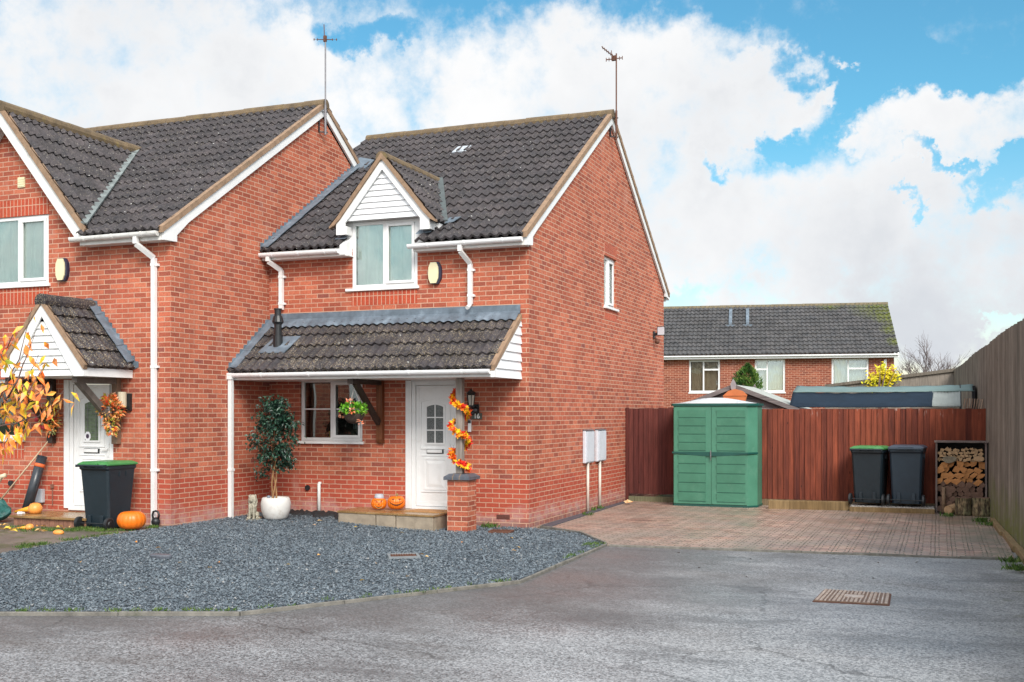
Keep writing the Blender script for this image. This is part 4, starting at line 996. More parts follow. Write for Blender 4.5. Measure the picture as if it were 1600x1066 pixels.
# TV aerials
def aerial(x, y, z0, z1, label, kind):
    t_ = thing('tv_aerial', label, 'aerial', (x, y, z0), 'rooftop aerials')
    mb = MB(); mb.tube([(x, y, z0), (x, y, z1)], .014, 8).tube([(x, y, z0), (x, y, z0+.55)], .022, 8); mb.build('mast', RUST if kind else GALV, t_)
    mb = MB(); g0 = .0
    for dz in (.05, .42): mb.beam((x-.10, y-.06, z0+dz), (x+.02, y+.05, z0+dz), .02, .02)
    mb.beam((x-.10, y-.06, z0+.05), (x-.10, y-.06, z0+.42), .025, .025); mb.build('wall_bracket', BLKPL, t_)
    zt = z1-.05
    d = Vector((-.55, 1.0, 0)).normalized() if kind else Vector((-.35, .93, 0)).normalized()
    if kind:
        # long boom rising to the left, cross bar with short directors
        a = Vector((x, y, zt-.05)); c = a + Vector(CR).to_3d()*-.28 + Vector((-.25, .5, .17)) if False else a + Vector((-.26, -.06, .23))
        mb = MB(); mb.tube([a, c], .011, 6); mb.tube([a+Vector((-.18, -.07, -.02)), a+Vector((.11, .05, .02))], .010, 6); mb.build('boom', RUST, t_)
        mb = MB()
        for k in range(7):
            p = a + (c-a)*(k+1)/7.2; mb.tube([p+Vector((0, -.07, 0)), p+Vector((0, .07, 0))], .006, 5); mb.tube([p+Vector((0, 0, -.03)), p+Vector((0, 0, .03))], .006, 5)
        for f_ in (-1., -.72, -.42, .5, .95):
            p = a + Vector((.18 if f_ < 0 else .11, .07 if f_ < 0 else .05, .02))*f_; mb.tube([p+Vector((0, 0, -.035)), p+Vector((0, 0, .035))], .008, 5)
        mb.box(a.x-.09, a.x-.01, a.y-.03, a.y+.03, a.z-.03, a.z+.06); mb.tube([a+Vector((-.08, 0, 0)), a+Vector((-.10, 0, .17))], .008, 5); mb.build('element', RUST, t_)
    else:
        a = Vector((x, y, zt)); mb = MB(); mb.tube([a+Vector((-.12, -.05, 0)), a+Vector((.12, .05, 0))], .008, 6); mb.tube([a+Vector((-.02, 0, 0)), a+Vector((-.03, .0, .28))], .008, 6); mb.box(x-.035, x+.02, y-.02, y+.02, zt-.04, zt+.07); mb.build('boom', RUST, t_)
        mb = MB()
        for f_ in (-1, -.7, .62, .98): p = a+Vector((.19, .08, 0))*f_; mb.tube([p+Vector((0, 0, -.018)), p+Vector((0, 0, .018))], .009, 5)
        mb.tube([a+Vector((-.2, -.085, 0)), a+Vector((.2, .085, 0))], .0035, 4); mb.build('element', RUST, t_)
aerial(.13, 4.40, 6.98, 8.62, 'aerial with a slanted boom on the right house\'s gable peak', 1)
aerial(XN+.11, 1.62, 6.85, 8.64, 'thin aerial with a small cross head on the left house\'s gable peak', 0)

# ================================================================== DOORSTEPS
t_ = thing('doorstep', 'low pale stone step with wet tan paving at the white door of number 16', 'step', (-2.0, -.4, 0))
FL, FRr = (-2.93, -.72), (-1.19, -.90)
mb = MB(); P_ = lambda a, y: (FL[0]+(FRr[0]-FL[0])*a, FL[1]+(FRr[1]-FL[1])*a + y)
for (a, c) in ((0, .405), (.41, .615), (.62, 1.0)):
    p, q = P_(a, 0), P_(c, 0); mb.hexa([(p[0]+.004, p[1], -.06), (q[0]-.004, q[1], -.06), (q[0]-.004, q[1]+.07, -.06), (p[0]+.004, p[1]+.07, -.06), (p[0]+.004, p[1], .20), (q[0]-.004, q[1], .20), (q[0]-.004, q[1]+.07, .20), (p[0]+.004, p[1]+.07, .20)])
mb.hexa([(-1.27, -.82, -.06), (-1.19, -.83, -.06), (-1.19, -.02, -.06), (-1.27, -.02, -.06), (-1.27, -.82, .20), (-1.19, -.83, .20), (-1.19, -.02, .20), (-1.27, -.02, .20)])
mb.hexa([(-2.93, -.64, -.06), (-2.86, -.65, -.06), (-2.86, -.02, -.06), (-2.93, -.02, -.06), (-2.93, -.64, .20), (-2.86, -.65, .20), (-2.86, -.02, .20), (-2.93, -.02, .20)])
mb.build('riser', STONE, t_, bevel=.006)
mb = MB(); g = .004
for (xa, xb, f0, f1) in ((-2.94, -2.42, 0, 1), (-2.41, -1.83, 0, .48), (-2.41, -1.83, .49, 1), (-1.82, -1.18, 0, .62), (-1.82, -1.18, .63, 1)):
    yf = lambda x: FL[1]+(FRr[1]-FL[1])*(x-FL[0])/(FRr[0]-FL[0])-.012
    ya0, ya1 = yf(xa)*(1-f0), yf(xb)*(1-f0); yb0, yb1 = yf(xa)*(1-f1)-.005, yf(xb)*(1-f1)-.005
    z0, z1 = .2005, .232
    mb.hexa([(xa, ya0, z0), (xb, ya1, z0), (xb, yb1, z0), (xa, yb0, z0), (xa, ya0, z1), (xb, ya1, z1), (xb, yb1, z1), (xa, yb0, z1)])
mb.build('paving', STONET, t_, bevel=.004)
mb = MB(); mb.hexa([(-1.88, -.50, .233), (-1.10, -.54, .233), (-1.10, -.12, .233), (-1.82, -.12, .233), (-1.88, -.50, .248), (-1.10, -.54, .248), (-1.10, -.12, .248), (-1.82, -.12, .248)])
single(mb, 'doormat', MATC, (-1.7, -.2, .233), 'plain coir doormat on the stone step before the white door of number 16', 'doormat')
t_ = thing('doorstep', 'brick edged step with wet stone slabs at the left house\'s porch', 'step', (-6.2, -2.9, .08))
mb = MB()
for i in range(16): mb.box(-6.94+.0865*i+.003, -6.94+.0865*(i+1)-.003, -3.30, -3.22, .0, .215)
mb.box(-6.93, -5.56, -3.219, YN-.01, 0, .21); mb.build('riser', plain('step_brick', (.23, .11, .07), .8, .3, 12, dirt=(.08, .08, .04)), t_, bevel=.003)
mb = MB()
for i in range(3): mb.box(-6.98+.48*i, -6.98+.48*(i+1)-.006, -3.34, YN-.01, .2155, .25)
mb.build('paving', STONET, t_, bevel=.004)

# ================================================================== PUMPKINS
PK = plain('pumpkin_skin', (.78, .17, .008), .38, .12, 6); PK2 = plain('pumpkin_skin_pale', (.80, .30, .06), .4, .15, 8)
PKD = plain('carved_hollow', (.10, .03, .01), .8); PKL = plain('pumpkin_flesh', (.8, .5, .2), .6)
def pumpkin(x, y, z, r, h, label, name='pumpkin', mat=PK, ribs=20, depth=.08, cat='pumpkin', stem=True, group=None, ax=1.):
    t_ = thing(name, label, cat, (x, y, z), group)
    n = 80; mb = MB(); vs = []; m_ = 18; c = (x, y, z)
    for i in range(m_+1):
        ph = pi*i/m_
        for k in range(n):
            a = 2*pi*k/n; rb = 1-depth*(abs(sin(a*ribs/2))**-0 if False else (1-abs(sin(a*ribs/2)))**2)*sin(ph)
            rad = r*sin(ph)**.75*rb; zz = h/2 + h/2*cos(ph)*(1-.22*(1-sin(ph))**2)
            vs.append((x+rad*cos(a)*ax, y+rad*sin(a), z+zz))
    fs = [((i+1)*n+k, (i+1)*n+(k+1) % n, i*n+(k+1) % n, i*n+k) for i in range(m_) for k in range(n)]
    mb.add(vs, fs); b_ = mb.build('body', mat, t_, smooth=True)
    if stem: MB().tube([(x, y, z+h*.86), (x+.005, y, z+h*.98), (x+.02, y-.005, z+h*1.08)], [r*.13, r*.09, r*.1], 7).build('stem', plain('pumpkin_stem', (.28, .24, .09), .8), t_)
    return t_
def facebit(t_, c, r, h, pts, mat, name, out=.004):
    """pts (horizontal offset, height) on the camera-facing skin"""
    mb = MB(); vs = []
    fd = Vector((CAM.x-c[0], CAM.y-c[1], 0)).normalized(); sd = Vector((-fd.y, fd.x, 0))
    for (u, v) in pts:
        ph = math.acos(max(-1, min(1, (v-h/2)/(h/2)))); rad = r*sin(ph)**.75; u2 = min(abs(u), rad*.98)*(1 if u > 0 else -1)
        w = sqrt(max(0, rad*rad-u2*u2)); vs.append(Vector(c)+sd*u2+fd*(w+out)+Vector((0, 0, v)))
    n = len(vs)//2
    mb.add(vs, [(i, i+1, 2*n-2-i, 2*n-1-i) for i in range(n-1)]); return mb.build(name, mat, t_, fix=False)
def smile(w, y0, curve, th, n=9): 
    up = [(-w+2*w*i/(n-1), y0+curve*((2*i/(n-1)-1)**2)) for i in range(n)]
    lo_ = [(w-2*w*i/(n-1), y0+curve*((2*i/(n-1)-1)**2)-th*(1-((2*i/(n-1)-1)**2)*.8)) for i in range(n)]
    return up+lo_
def oval(cx_, cz_, a, b_, n=5):
    return [(cx_-a+2*a*i/(n-1), cz_+b_*sqrt(max(0, 1-(2*i/(n-1)-1)**2))) for i in range(n)] + [(cx_+a-2*a*i/(n-1), cz_-b_*sqrt(max(0, 1-(2*i/(n-1)-1)**2))) for i in range(n)]
GP1 = 'carved pumpkins on the doorstep'
c1 = (-2.40, -.36, .232)
t_ = pumpkin(*c1, .125, .20, 'smaller carved pumpkin with small round eyes and a grey cap, on the stone step', group=GP1, stem=False)
facebit(t_, c1, .125, .20, smile(.07, .055, .03, .028), PKL, 'mouth'); facebit(t_, c1, .125, .20, smile(.055, .055, .02, .014), PKD, 'mouth_gap', .006)
for s in (-1, 1): facebit(t_, c1, .125, .20, oval(s*.032, .135, .012, .011), PKD, 'eye', .005); facebit(t_, c1, .125, .20, [(s*.05-.02, .155), (s*.05+.02, .158), (s*.05+.02, .151), (s*.05-.02, .148)], PKD, 'eyebrow', .005)
facebit(t_, c1, .125, .20, oval(0, .10, .01, .01), PKD, 'nose', .005)
mb = MB(); mb.lathe([(.075, 0), (.078, .03), (.066, .075), (.06, .08)], (c1[0], c1[1]+.01, c1[2]+.17), 18); mb.build('cap', plain('cap_grey', (.4, .42, .46), .5, .1), t_)
c2 = (-2.12, -.30, .232)
t_ = pumpkin(*c2, .142, .235, 'larger carved pumpkin with wide grin and lid, beside the white door frame', group=GP1)
facebit(t_, c2, .142, .235, smile(.115, .10, .045, .024, 13), PKD, 'mouth')
for s in (-1, 1): facebit(t_, c2, .142, .235, oval(s*.05, .182, .028, .008), PKD, 'eye', .005)
facebit(t_, c2, .142, .235, smile(.125, .135, .025, .004, 13), PKD, 'lid_cut', .004)
pumpkin(-4.83, -3.21, .10, .20, .285, 'big plain orange pumpkin on the ground beside the green lidded bin', ribs=16, depth=.045, stem=False)
# orange gourd on left step, another on the path
def gourd(c, r, ln, ang, label):
    t_ = thing('gourd', label, 'gourd', c); x, y, z = c
    mb = MB(); mb.lathe([(r*.15, 0), (r*.75, .03*r), (r, r*.5), (r*1.0, r*.9), (r*.7, r*1.4), (r*.3, r*1.55)], c, 28, rib=.08, ribn=12); mb.build('body', PK2, t_, smooth=True)
    d = Vector((cos(ang), sin(ang), 0)); b0_ = Vector(c)+Vector((0, 0, r*.7))+d*r*.7
    MB().tube([b0_, b0_+d*ln*.5+Vector((0, 0, -r*.25)), b0_+d*ln+Vector((0, 0, -r*.55))], [r*.45, r*.3, r*.18], 9).build('neck', plain('gourd_neck', (.75, .33, .02), .4, .1), t_, smooth=True)
gourd((-6.80, -3.02, .251), .105, .30, pi*1.02, 'pale orange gourd lying on the left house\'s step, its yellow neck to the left')
gourd((-6.22, -3.70, .09), .06, .24, pi*1.08, 'small yellow orange gourd lying on the garden path')
mb = MB(); mb.ball((-5.42, -3.98, .12), (.085, .06, .04), 14, 8)
single(mb, 'cut_pumpkin', PK2, (-5.42, -3.98, .1), 'small pale orange cut pumpkin piece on the path in front of the bin', 'pumpkin piece', smooth=True)

# ================================================================== POTTED TREE
t_ = thing('potted_tree', 'dark green leafy tree in a round white pot in the corner under the canopy', 'potted tree', (-3.88, -1.02, .09))
px_, py_ = -3.88, -1.02
mb = MB(); mb.lathe([(.15, 0), (.185, .03), (.225, .14), (.235, .25), (.215, .33), (.20, .345), (.18, .34), (.19, .29)], (px_, py_, .09), 32)
pm = plain('pot_white', (.62, .61, .58), .6, .08, 3, dirt=(.36, .28, .22), dirtamt=.7); mb.build('pot', pm, t_, smooth=True)
MB().lathe([(.01, 0), (.185, 0), (.185, .006)], (px_, py_, .37), 20).build('soil', DARK, t_)
rr = random.Random(11)
mb = MB()
for k in range(3):
    ph = k*2.1; mb.tube([(px_-.03+.035*cos(ph+z_*6), py_+.035*sin(ph+z_*6), .36+z_) for z_ in [i*.06 for i in range(22)]], [.016-.0005*i for i in range(22)], 6)
for k in range(16):
    z0 = rr.uniform(.85, 1.7); a = rr.uniform(0, 2*pi); l = rr.uniform(.15, .32); mb.tube([(px_-.03, py_, z0), (px_-.03+l*cos(a)*.5, py_+l*sin(a)*.5, z0+.1), (px_-.03+l*cos(a), py_+l*sin(a), z0+.12)], [.008, .005, .003], 5)
mb.build('trunk', plain('twisted_bark', (.30, .16, .07), .8, .3, 20), t_, smooth=True)
m, tt, b = newmat('ficus_leaf'); FIC = m; o = tt.obj(); w = tt.sep(tt.n('ShaderNodeTexVoronoi', {'Vector': o, 'Scale': 22.}, 1))[0]
setp(tt, b, col=tt.ramp(w, [(0, (.006, .02, .014)), (.5, (.011, .042, .026)), (.88, (.026, .085, .046)), (1, (.08, .17, .11))]), rough=.42, spec=.5)
mb = MB(); cl_ = []
for k in range(84):
    z_ = rr.uniform(.92, 1.93); f_ = (z_-.85)/1.1; R_ = .335*sqrt(max(.06, 1-((f_-.48)/.56)**2)); a = rr.uniform(0, 2*pi); q_ = R_*sqrt(rr.uniform(0, 1)); cl_.append((px_-.02+q_*cos(a), py_+q_*sin(a)*.9, z_))
cl_ += [(px_-.27, py_, .80), (px_-.2, py_-.05, .86), (px_+.33, py_, 1.36), (px_+.30, py_-.1, 1.22), (px_-.18, py_, 1.96), (px_+.14, py_, 1.92), (px_+.18, py_, .98)]
for c in cl_:
    for j in range(32):
        p = Vector(c)+Vector((rr.gauss(0, .055), rr.gauss(0, .055), rr.gauss(0, .05))); d = Vector((rr.uniform(-1, 1), rr.uniform(-1, 1), rr.uniform(-1.2, .3)))
        mb.leaf(p, d, Vector((rr.uniform(-.6, .6), rr.uniform(-.9, .3), 1)), rr.uniform(.05, .08), rr.uniform(.032, .048))
mb.build('foliage', FIC, t_, fix=False)
MB().lathe([(.02, 0), (.035, .03), (.02, .06), (.03, .08), (.02, .10)], (px_-.045, py_-.13, .37), 10).build('pebble_ornament', plain('ornament_grey', (.18, .21, .25), .6), t_, smooth=True)

# ================================================================== LION STATUE (one remeshed body)
def remeshed(name, mats, parent, balls, voxel=.008, extra=None, smooth=3):
    mb = MB()
    for (c, r, rot) in balls: mb.ball(c, r, 14, 10, rot=rot)
    o = mb.build(name, mats, parent, fix=False)
    r_ = o.modifiers.new('r', 'REMESH'); r_.mode = 'VOXEL'; r_.voxel_size = voxel; r_.use_smooth_shade = True
    s_ = o.modifiers.new('s', 'SMOOTH'); s_.iterations = smooth; s_.factor = .5
    return o
LX, LY, LZ = -4.17, -1.22, .085
t_ = thing('lion_statue', 'small weathered stone sitting lion statue left of the white pot', 'statue', (LX, LY, LZ))
fd = Vector((.35, -.94, 0)); sd = Vector((.94, .35, 0))
def L(f, s, z): v = Vector((LX, LY, LZ))+fd*f+sd*s; return (v.x, v.y, LZ+z)
rz = Matrix.Rotation(atan2(fd.y, fd.x), 3, 'Z')
ST = plain('lion_stone', (.34, .315, .245), .9, .35, 30, .5, 60, dirt=(.09, .08, .06), dirtamt=.9)
bl = [(L(0, 0, .17), (.065, .06, .11), rz), (L(.0, 0, .25), (.07, .066, .075), rz), (L(.03, 0, .315), (.058, .066, .07), rz), (L(.02, 0, .35), (.05, .058, .05), rz),
      (L(.085, 0, .315), (.035, .024, .022), rz), (L(.105, 0, .322), (.012, .013, .01), rz), (L(.09, 0, .298), (.022, .018, .012), rz), (L(.055, 0, .345), (.035, .035, .028), rz),
      (L(.045, .045, .375), (.013, .015, .018), rz), (L(.045, -.045, .375), (.013, .015, .018), rz)]
for s in (-1, 1):
    for i in range(16): bl.append((L(.075-.0005*i, s*.032, .22-.0125*i), (.022-.0003*i, .020-.0003*i, .022), rz))
    bl += [(L(.095, s*.034, .03), (.035, .022, .016), rz), (L(-.035, s*.062, .075), (.062, .032, .055), rz), (L(.02, s*.07, .032), (.045, .022, .018), rz), (L(.06, s*.022, .335), (.006, .006, .006), rz)]
bl += [(L(-.06, 0, .08), (.07, .07, .07), rz)]
rr = random.Random(5)
for i in range(70):
    a = rr.uniform(0, 2*pi); zz = rr.uniform(.20, .38); rad = .063*(1-.5*((zz-.28)/.13)**2)
    f = cos(a)*rad; s = sin(a)*rad*1.05
    if f > .03 and zz > .28: continue
    bl.append((L(f+.01, s, zz), (.011, .011, .026), None))
pt = [(-.09, .05, .04), (-.07, .085, .03), (-.02, .10, .028), (.02, .105, .028)]
for a, c in zip(pt[:-1], pt[1:]):
    for k in range(4): bl.append((L(*[a[i]+(c[i]-a[i])*k/4 for i in range(3)]), .012, None))
remeshed('body', ST, t_, bl, .006, smooth=1)
mb = MB(); mb.lathe([(.13, 0), (.135, .018), (.115, .022)], (LX, LY, LZ-.005), 24); mb.build('plinth', ST, t_)
# membrane scrap behind gravel
mb = MB(); rr = random.Random(9); n = 40; vs = []
for i in range(n+1):
    x = -4.45+1.85*i/n
    for j in range(5): vs.append((x, -.02-.10*j*(1+.35*sin(i*.7)), .03+gz(x, -.1)*.5+(.05*rr.random()+.05*(1-j/4.) if j < 4 else -.03)))
mb.add(vs, [(5*i+j, 5*i+5+j, 5*i+6+j, 5*i+1+j) for i in range(n) for j in range(4)])
single(mb, 'weed_membrane', plain('membrane', (.012, .014, .016), .75, .3, 20), (-3.6, -.1, .05), 'crumpled black weed membrane along the foot of the brick wall under the window', 'membrane', fix=False)

# ================================================================== KETTLEBELL
kx, ky = -4.86, -2.66
t_ = thing('kettlebell', 'black kettlebell on the ground at the foot of the left house\'s downpipe', 'kettlebell', (kx, ky, .1))
remeshed('weight', BLKPL, t_, [((kx, ky, .165), .068, None), ((kx, ky, .12), (.05, .05, .025), None)], .008)
mb = MB(); mb.tube([(kx-.045, ky, .21), (kx-.062, ky, .26), (kx-.045, ky, .31), (kx, ky, .325), (kx+.045, ky, .31), (kx+.062, ky, .26), (kx+.045, ky, .21)], .015, 10); mb.build('handle', BLKPL, t_, smooth=True)

# ================================================================== WHEELIE BINS
BINB = plain('bin_plastic', (.008, .017, .024), .42, .12, 8, .25, 120); BING = plain('bin_lid_green', (.045, .20, .055), .42, .18, 5, dirt=(.2, .3, .18), dirtamt=.5)
BINL = plain('bin_lid_slate', (.035, .05, .075), .45, .12, 6); BINB2 = plain('bin_plastic_slate', (.017, .032, .048), .45, .12, 8, .25, 120)
def wheelie(x, y, z, lid, label, rz=0., bodym=None, grp='wheelie bins', sc=1.0, droop=0.):
    """local frame: hinge and wheels at -y (towards the viewer), lid opening at +y"""
    t_ = thing('wheelie_bin', label, 'wheelie bin', (x, y, z), grp, rz); t_.scale = (sc, sc, sc)
    B = bodym or BINB; h = .985
    def ring(w0, y0, y1, zz, c=.03): return [(-w0+c, y0, zz), (w0-c, y0, zz), (w0, y0+c, zz), (w0, y1-c, zz), (w0-c, y1, zz), (-w0+c, y1, zz), (-w0, y1-c, zz), (-w0, y0+c, zz)]
    lv = [(.238, -.20, .25, .03), (.243, -.215, .27, .18), (.256, -.245, .31, .55), (.273, -.275, .345, h-.07), (.275, -.28, .35, h-.065), (.285, -.30, .37, h-.05), (.285, -.30, .37, h)]
    vs = []
    for (w0, y0, y1, zz) in lv: vs += ring(w0, y0, y1, zz)
    mb = MB(); mb.add(vs, [(i*8+k, i*8+(k+1) % 8, (i+1)*8+(k+1) % 8, (i+1)*8+k) for i in range(len(lv)-1) for k in range(8)] + [tuple(range(8))[::-1], tuple(range((len(lv)-1)*8, len(lv)*8))])
    for s in (-1, 1):
        mb.box(s*.12-.03, s*.12+.03, -.245, -.20, .06, .22)
        for yy in (-.02, .12): mb.box(min(s*.262, s*.28), max(s*.262, s*.28), yy, yy+.015, h-.17, h-.09)
    mb.build('bin_body', B, t_, local=True, bevel=.006)
    # hinge bar / handles
    mb = MB(); mb.tube([(-.27, -.355, h+.005), (.27, -.355, h+.005)], .015, 8)
    for q in (-.27, -.13, 0, .13, .27): mb.box(q-.012, q+.012, -.36, -.29, h-.02, h+.02)
    mb.build('handle', B, t_, local=True)
    mb = MB(); zt = h+.003
    lidp = [(-.295, -.31), (.295, -.31), (.305, .36), (.22, .395), (-.22, .395), (-.305, .36)]
    mid = [(-.23, -.26), (.23, -.26), (.24, .30), (.16, .33), (-.16, .33), (-.24, .30)]
    vs = [(p[0], p[1], zt) for p in lidp]+[(p[0], p[1], zt+.028) for p in lidp]+[(p[0], p[1], zt+.062) for p in mid]
    mb.add(vs, [(k, (k+1) % 6, 6+(k+1) % 6, 6+k) for k in range(6)]+[(6+k, 6+(k+1) % 6, 12+(k+1) % 6, 12+k) for k in range(6)]+[tuple(range(12, 18)), tuple(range(6))[::-1]])
    mb.box(-.12, .12, -.345, -.27, zt+.01, zt+.04); mb.build('bin_lid', lid, t_, local=True, bevel=.008)
    MB().tube([(-.27, -.27, .10), (.27, -.27, .10)], .009, 8).build('axle', BLKPL, t_, local=True)
    for s in (-1, 1):
        mb = MB(); x0 = s*.262; x1 = s*.312
        mb.tube([(x0, -.27, .10), (x0+s*.008, -.27, .10), (x1-s*.008, -.27, .10), (x1, -.27, .10)], [.085, .10, .10, .085], 24)
        mb.tube([(x1, -.27, .10), (x1+s*.012, -.27, .10)], [.045, .035], 14); mb.build('wheel', BLKPL, t_, local=True)
    return t_
wheelie(-5.36, -3.12, .095, BING, 'black wheelie bin with green lid on the path beside the big pumpkin, left house', sc=.93)
w_ = wheelie(4.69, 5.12, .12, BING, 'black wheelie bin with green lid in front of the red fence', rz=radians(-8))
w_ = wheelie(5.33, 5.10, .12, BINL, 'dark slate wheelie bin with grey lid between a green lidded bin and the log store', rz=radians(-4), bodym=BINB2, sc=1.02)

# ================================================================== RED FENCE
def boards_fence(root, x0, x1, y, z0, z1, w, mats, name='boards', lean=.02):
    mb = MB(); x = x0; r2 = random.Random(int(x0*37)+5)
    while x < x1-.01:
        xe = min(x1, x+w-.002); j = r2.uniform(-.006, .006); dz = r2.uniform(-.008, .008)
        mb.hexa([(x, y-.012-lean+j, z0), (xe+.006, y-.012+j, z0), (xe+.006, y+.004+j, z0), (x, y+.004+j-lean*.3, z0), (x, y-.012-lean+j, z1+dz), (xe+.006, y-.012+j, z1+dz), (xe+.006, y+.004+j, z1+dz), (x, y+.004+j-lean*.3, z1+dz)])
        x += w
    return mb.build(name, mats, root)
def redstain(t, o, c, z):
    x, y, z = t.sep(o)
    s = t.m('MULTIPLY', t.rng(z, 1.62, 1.80), t.rng(t.noise(t.scale(o, (1, 1, .2)), 9, 5, .7), .60, .68, 0, .8))
    return t.mix(s, c, (.4, .3, .26))
RF = woodmat('red_stained_boards', ((.058, .011, .008), (.255, .060, .028)), .1, 'x', 9, .75, redstain, off=0.)
RFD = woodmat('dark_red_boards', ((.060, .012, .010), (.125, .032, .024)), .1, 'x', 9, .8, off=0.)
t_ = thing('garden_fence', 'red brown stained vertical board fence behind the bins and the green cupboard', 'fence', (3.8, 5.58, 0))
boards_fence(t_, 1.30, 6.66, 5.58, .12, 1.842, .1, RF)
mb = MB(); mb.box(1.30, 6.66, 5.585, 5.63, .4, .46).box(1.30, 6.66, 5.585, 5.63, 1.5, 1.56); mb.build('rail', RFD, t_)
mb = MB(); mb.box(1.30, 6.66, 5.56, 5.60, -.03, .119); mb.build('gravel_board', woodmat('old_board', ((.14, .09, .05), (.24, .17, .1)), .6, 'x', 9), t_)
t_ = thing('garden_gate', 'darker brown board gate between the brick gable and the green cupboard', 'gate', (.65, 5.56, 0))
boards_fence(t_, .07, 1.28, 5.56, .15, 1.862, .1, RFD)
mb = MB(); mb.box(.005, .065, 5.50, 5.57, -.02, 1.87); mb.build('gate_post', RFD, t_)
mb = MB(); mb.box(.07, 1.28, 5.50, 5.58, -.02, .10); mb.build('sill_board', woodmat('mossy_board', ((.10, .10, .05), (.2, .19, .12)), .6, 'x', 9), t_)

# sleepers / raised bed
SLP = woodmat('sleeper', ((.15, .095, .04), (.26, .18, .09)), .7, 'x', 8, .85)
mb = MB(); mb.hexa([(2.93, 4.74, -.01), (4.34, 4.90, -.01), (4.33, 5.10, -.01), (2.92, 4.94, -.01), (2.93, 4.74, .155), (4.34, 4.90, .155), (4.33, 5.10, .155), (2.92, 4.94, .155)])
single(mb, 'timber_sleeper', SLP, (3.6, 4.9, 0), 'pale timber sleeper lying on the paving left of the bins', 'sleeper', bevel=.012)
t_ = thing('raised_bed', 'low board edged gravel bed that the two bins stand on', 'raised bed', (5.1, 5.1, 0))
mb = MB(); mb.hexa([(4.36, 4.72, -.01), (5.79, 4.74, -.01), (5.79, 4.78, -.01), (4.36, 4.76, -.01), (4.36, 4.72, .085), (5.79, 4.74, .085), (5.79, 4.78, .085), (4.36, 4.76, .085)]); mb.build('edge_board', SLP, t_, bevel=.004)
mb = MB(); mb.box(4.37, 5.79, 4.78, 5.54, -.01, .085); mb.build('fill', plain('bed_gravel', (.16, .14, .12), .9, .5, 22, 1., 60), t_)
rr = random.Random(8); mb = MB()
for i in range(700):
    p = (rr.uniform(4.38, 5.77), 4.77+.4*rr.random()**2, .088); s = rr.uniform(.008, .02); mb.ball(p, (s*1.3, s, s*.7), 5, 3)
o = mb.build('pebbles', plain('pebble_mix', (.36, .33, .30), .7, .6, 30), t_, fix=False); o['kind'] = 'stuff'

# ================================================================== GREEN CUPBOARD
GRN = plain('green_plastic', (.058, .20, .13), .5, .12, 3, .25, 160, dirt=(.12, .27, .19), dirtamt=.5); GRND = plain('dark_green_plastic', (.006, .07, .055), .45, .1)
t_ = thing('storage_cupboard', 'tall green plastic double door storage cupboard against the red fence', 'storage cupboard', (1.9, 5.1, 0))
gx0, gx1, gyf, gyb = 1.13, 2.70, 4.82, 5.52
mb = MB(); mb.prism([(gx0, gyf+.03), (gx0+.03, gyf), (gx1-.16, gyf), (gx1, gyf+.16), (gx1, gyb), (gx0, gyb)], 'z', .035, 1.90); mb.build('cabinet_body', GRN, t_, bevel=.006)
mb = MB(); mb.prism([(gx0-.01, gyf+.02), (gx0+.02, gyf-.012), (gx1-.15, gyf-.012), (gx1+.012, gyf+.15), (gx1+.012, gyb), (gx0-.01, gyb)], 'z', 0., .036); mb.build('base', GRND, t_)
gm = (gx0+gx1-.10)/2
for s in (0, 1):
    xa, xb = ((gx0+.02, gm-.003), (gm+.003, gx1-.17))[s]
    mb = MB(); mb.box(xa, xb, gyf-.022, gyf-.001, .045, 1.89)
    pa, pb = ((xa+.09, xb-.10), (xa+.10, xb-.03))[s]
    dr_ = mb.build('door', GRN, t_, bevel=.005); mb = MB()
    for (za, zb_) in ((.09, .98), (1.05, 1.83)):
        k = 5; hh = (zb_-za)/k
        for i in range(k):
            z0 = za+i*hh+.012; z1 = za+(i+1)*hh-.012
            if s == 0 and False: pass
            mb.hexa([(pa, gyf-.026, z0), (pb, gyf-.026, z0), (pb, gyf-.0221, z0), (pa, gyf-.0221, z0), (pa, gyf-.046, z1), (pb, gyf-.046, z1), (pb, gyf-.0221, z1), (pa, gyf-.0221, z1)])
            mb.box(pa, pb, gyf-.0262, gyf-.0225, z0-.016, z0-.004, 1)
    mb.build('panelling', [GRN, plain('groove_shade_green', (.02, .10, .065), .6)], dr_)  # darker green strips paint the shade into the grooves
mb = MB(); n = 16; up_ = []; lo_ = []
xs = [gx0-.005+(gx1-.15-gx0+.005)*i/n for i in range(n+1)]
for x in xs:
    d = abs(x-gm)/((gx1-gx0)/2); up_.append((x, 1.03)); lo_.append((x, .998-.045*max(0, 1-(d/.8)**2)))
mb.prism(up_+lo_[::-1], 'y', gyf-.05, gyf-.037)
mb.hexa([(gx1-.155, gyf-.045, .998), (gx1+.01, gyf+.15, .998), (gx1-.0, gyf+.16, .998), (gx1-.165, gyf-.03, .998), (gx1-.155, gyf-.045, 1.03), (gx1+.01, gyf+.15, 1.03), (gx1-.0, gyf+.16, 1.03), (gx1-.165, gyf-.03, 1.03)])
mb.build('waist_band', GRND, t_)
mb = MB(); mb.box(gm-.008, gm+.008, gyf-.075, gyf-.055, .93, 1.06); mb.tube([(gm, gyf-.065, .93), (gm, gyf-.065, .87)], .006, 6); mb.build('latch', GALV, t_)
mb = MB(); mb.prism([(gx0-.04, gyf+.02), (gx0+.0, gyf-.05), (gx1-.14, gyf-.05), (gx1+.03, gyf+.13), (gx1+.03, gyb+.02), (gx0-.04, gyb+.02)], 'z', 1.901, 1.945); rf = mb.build('roof_rim', GRND, t_, bevel=.006)
mb = MB(); n = 14; vs = []
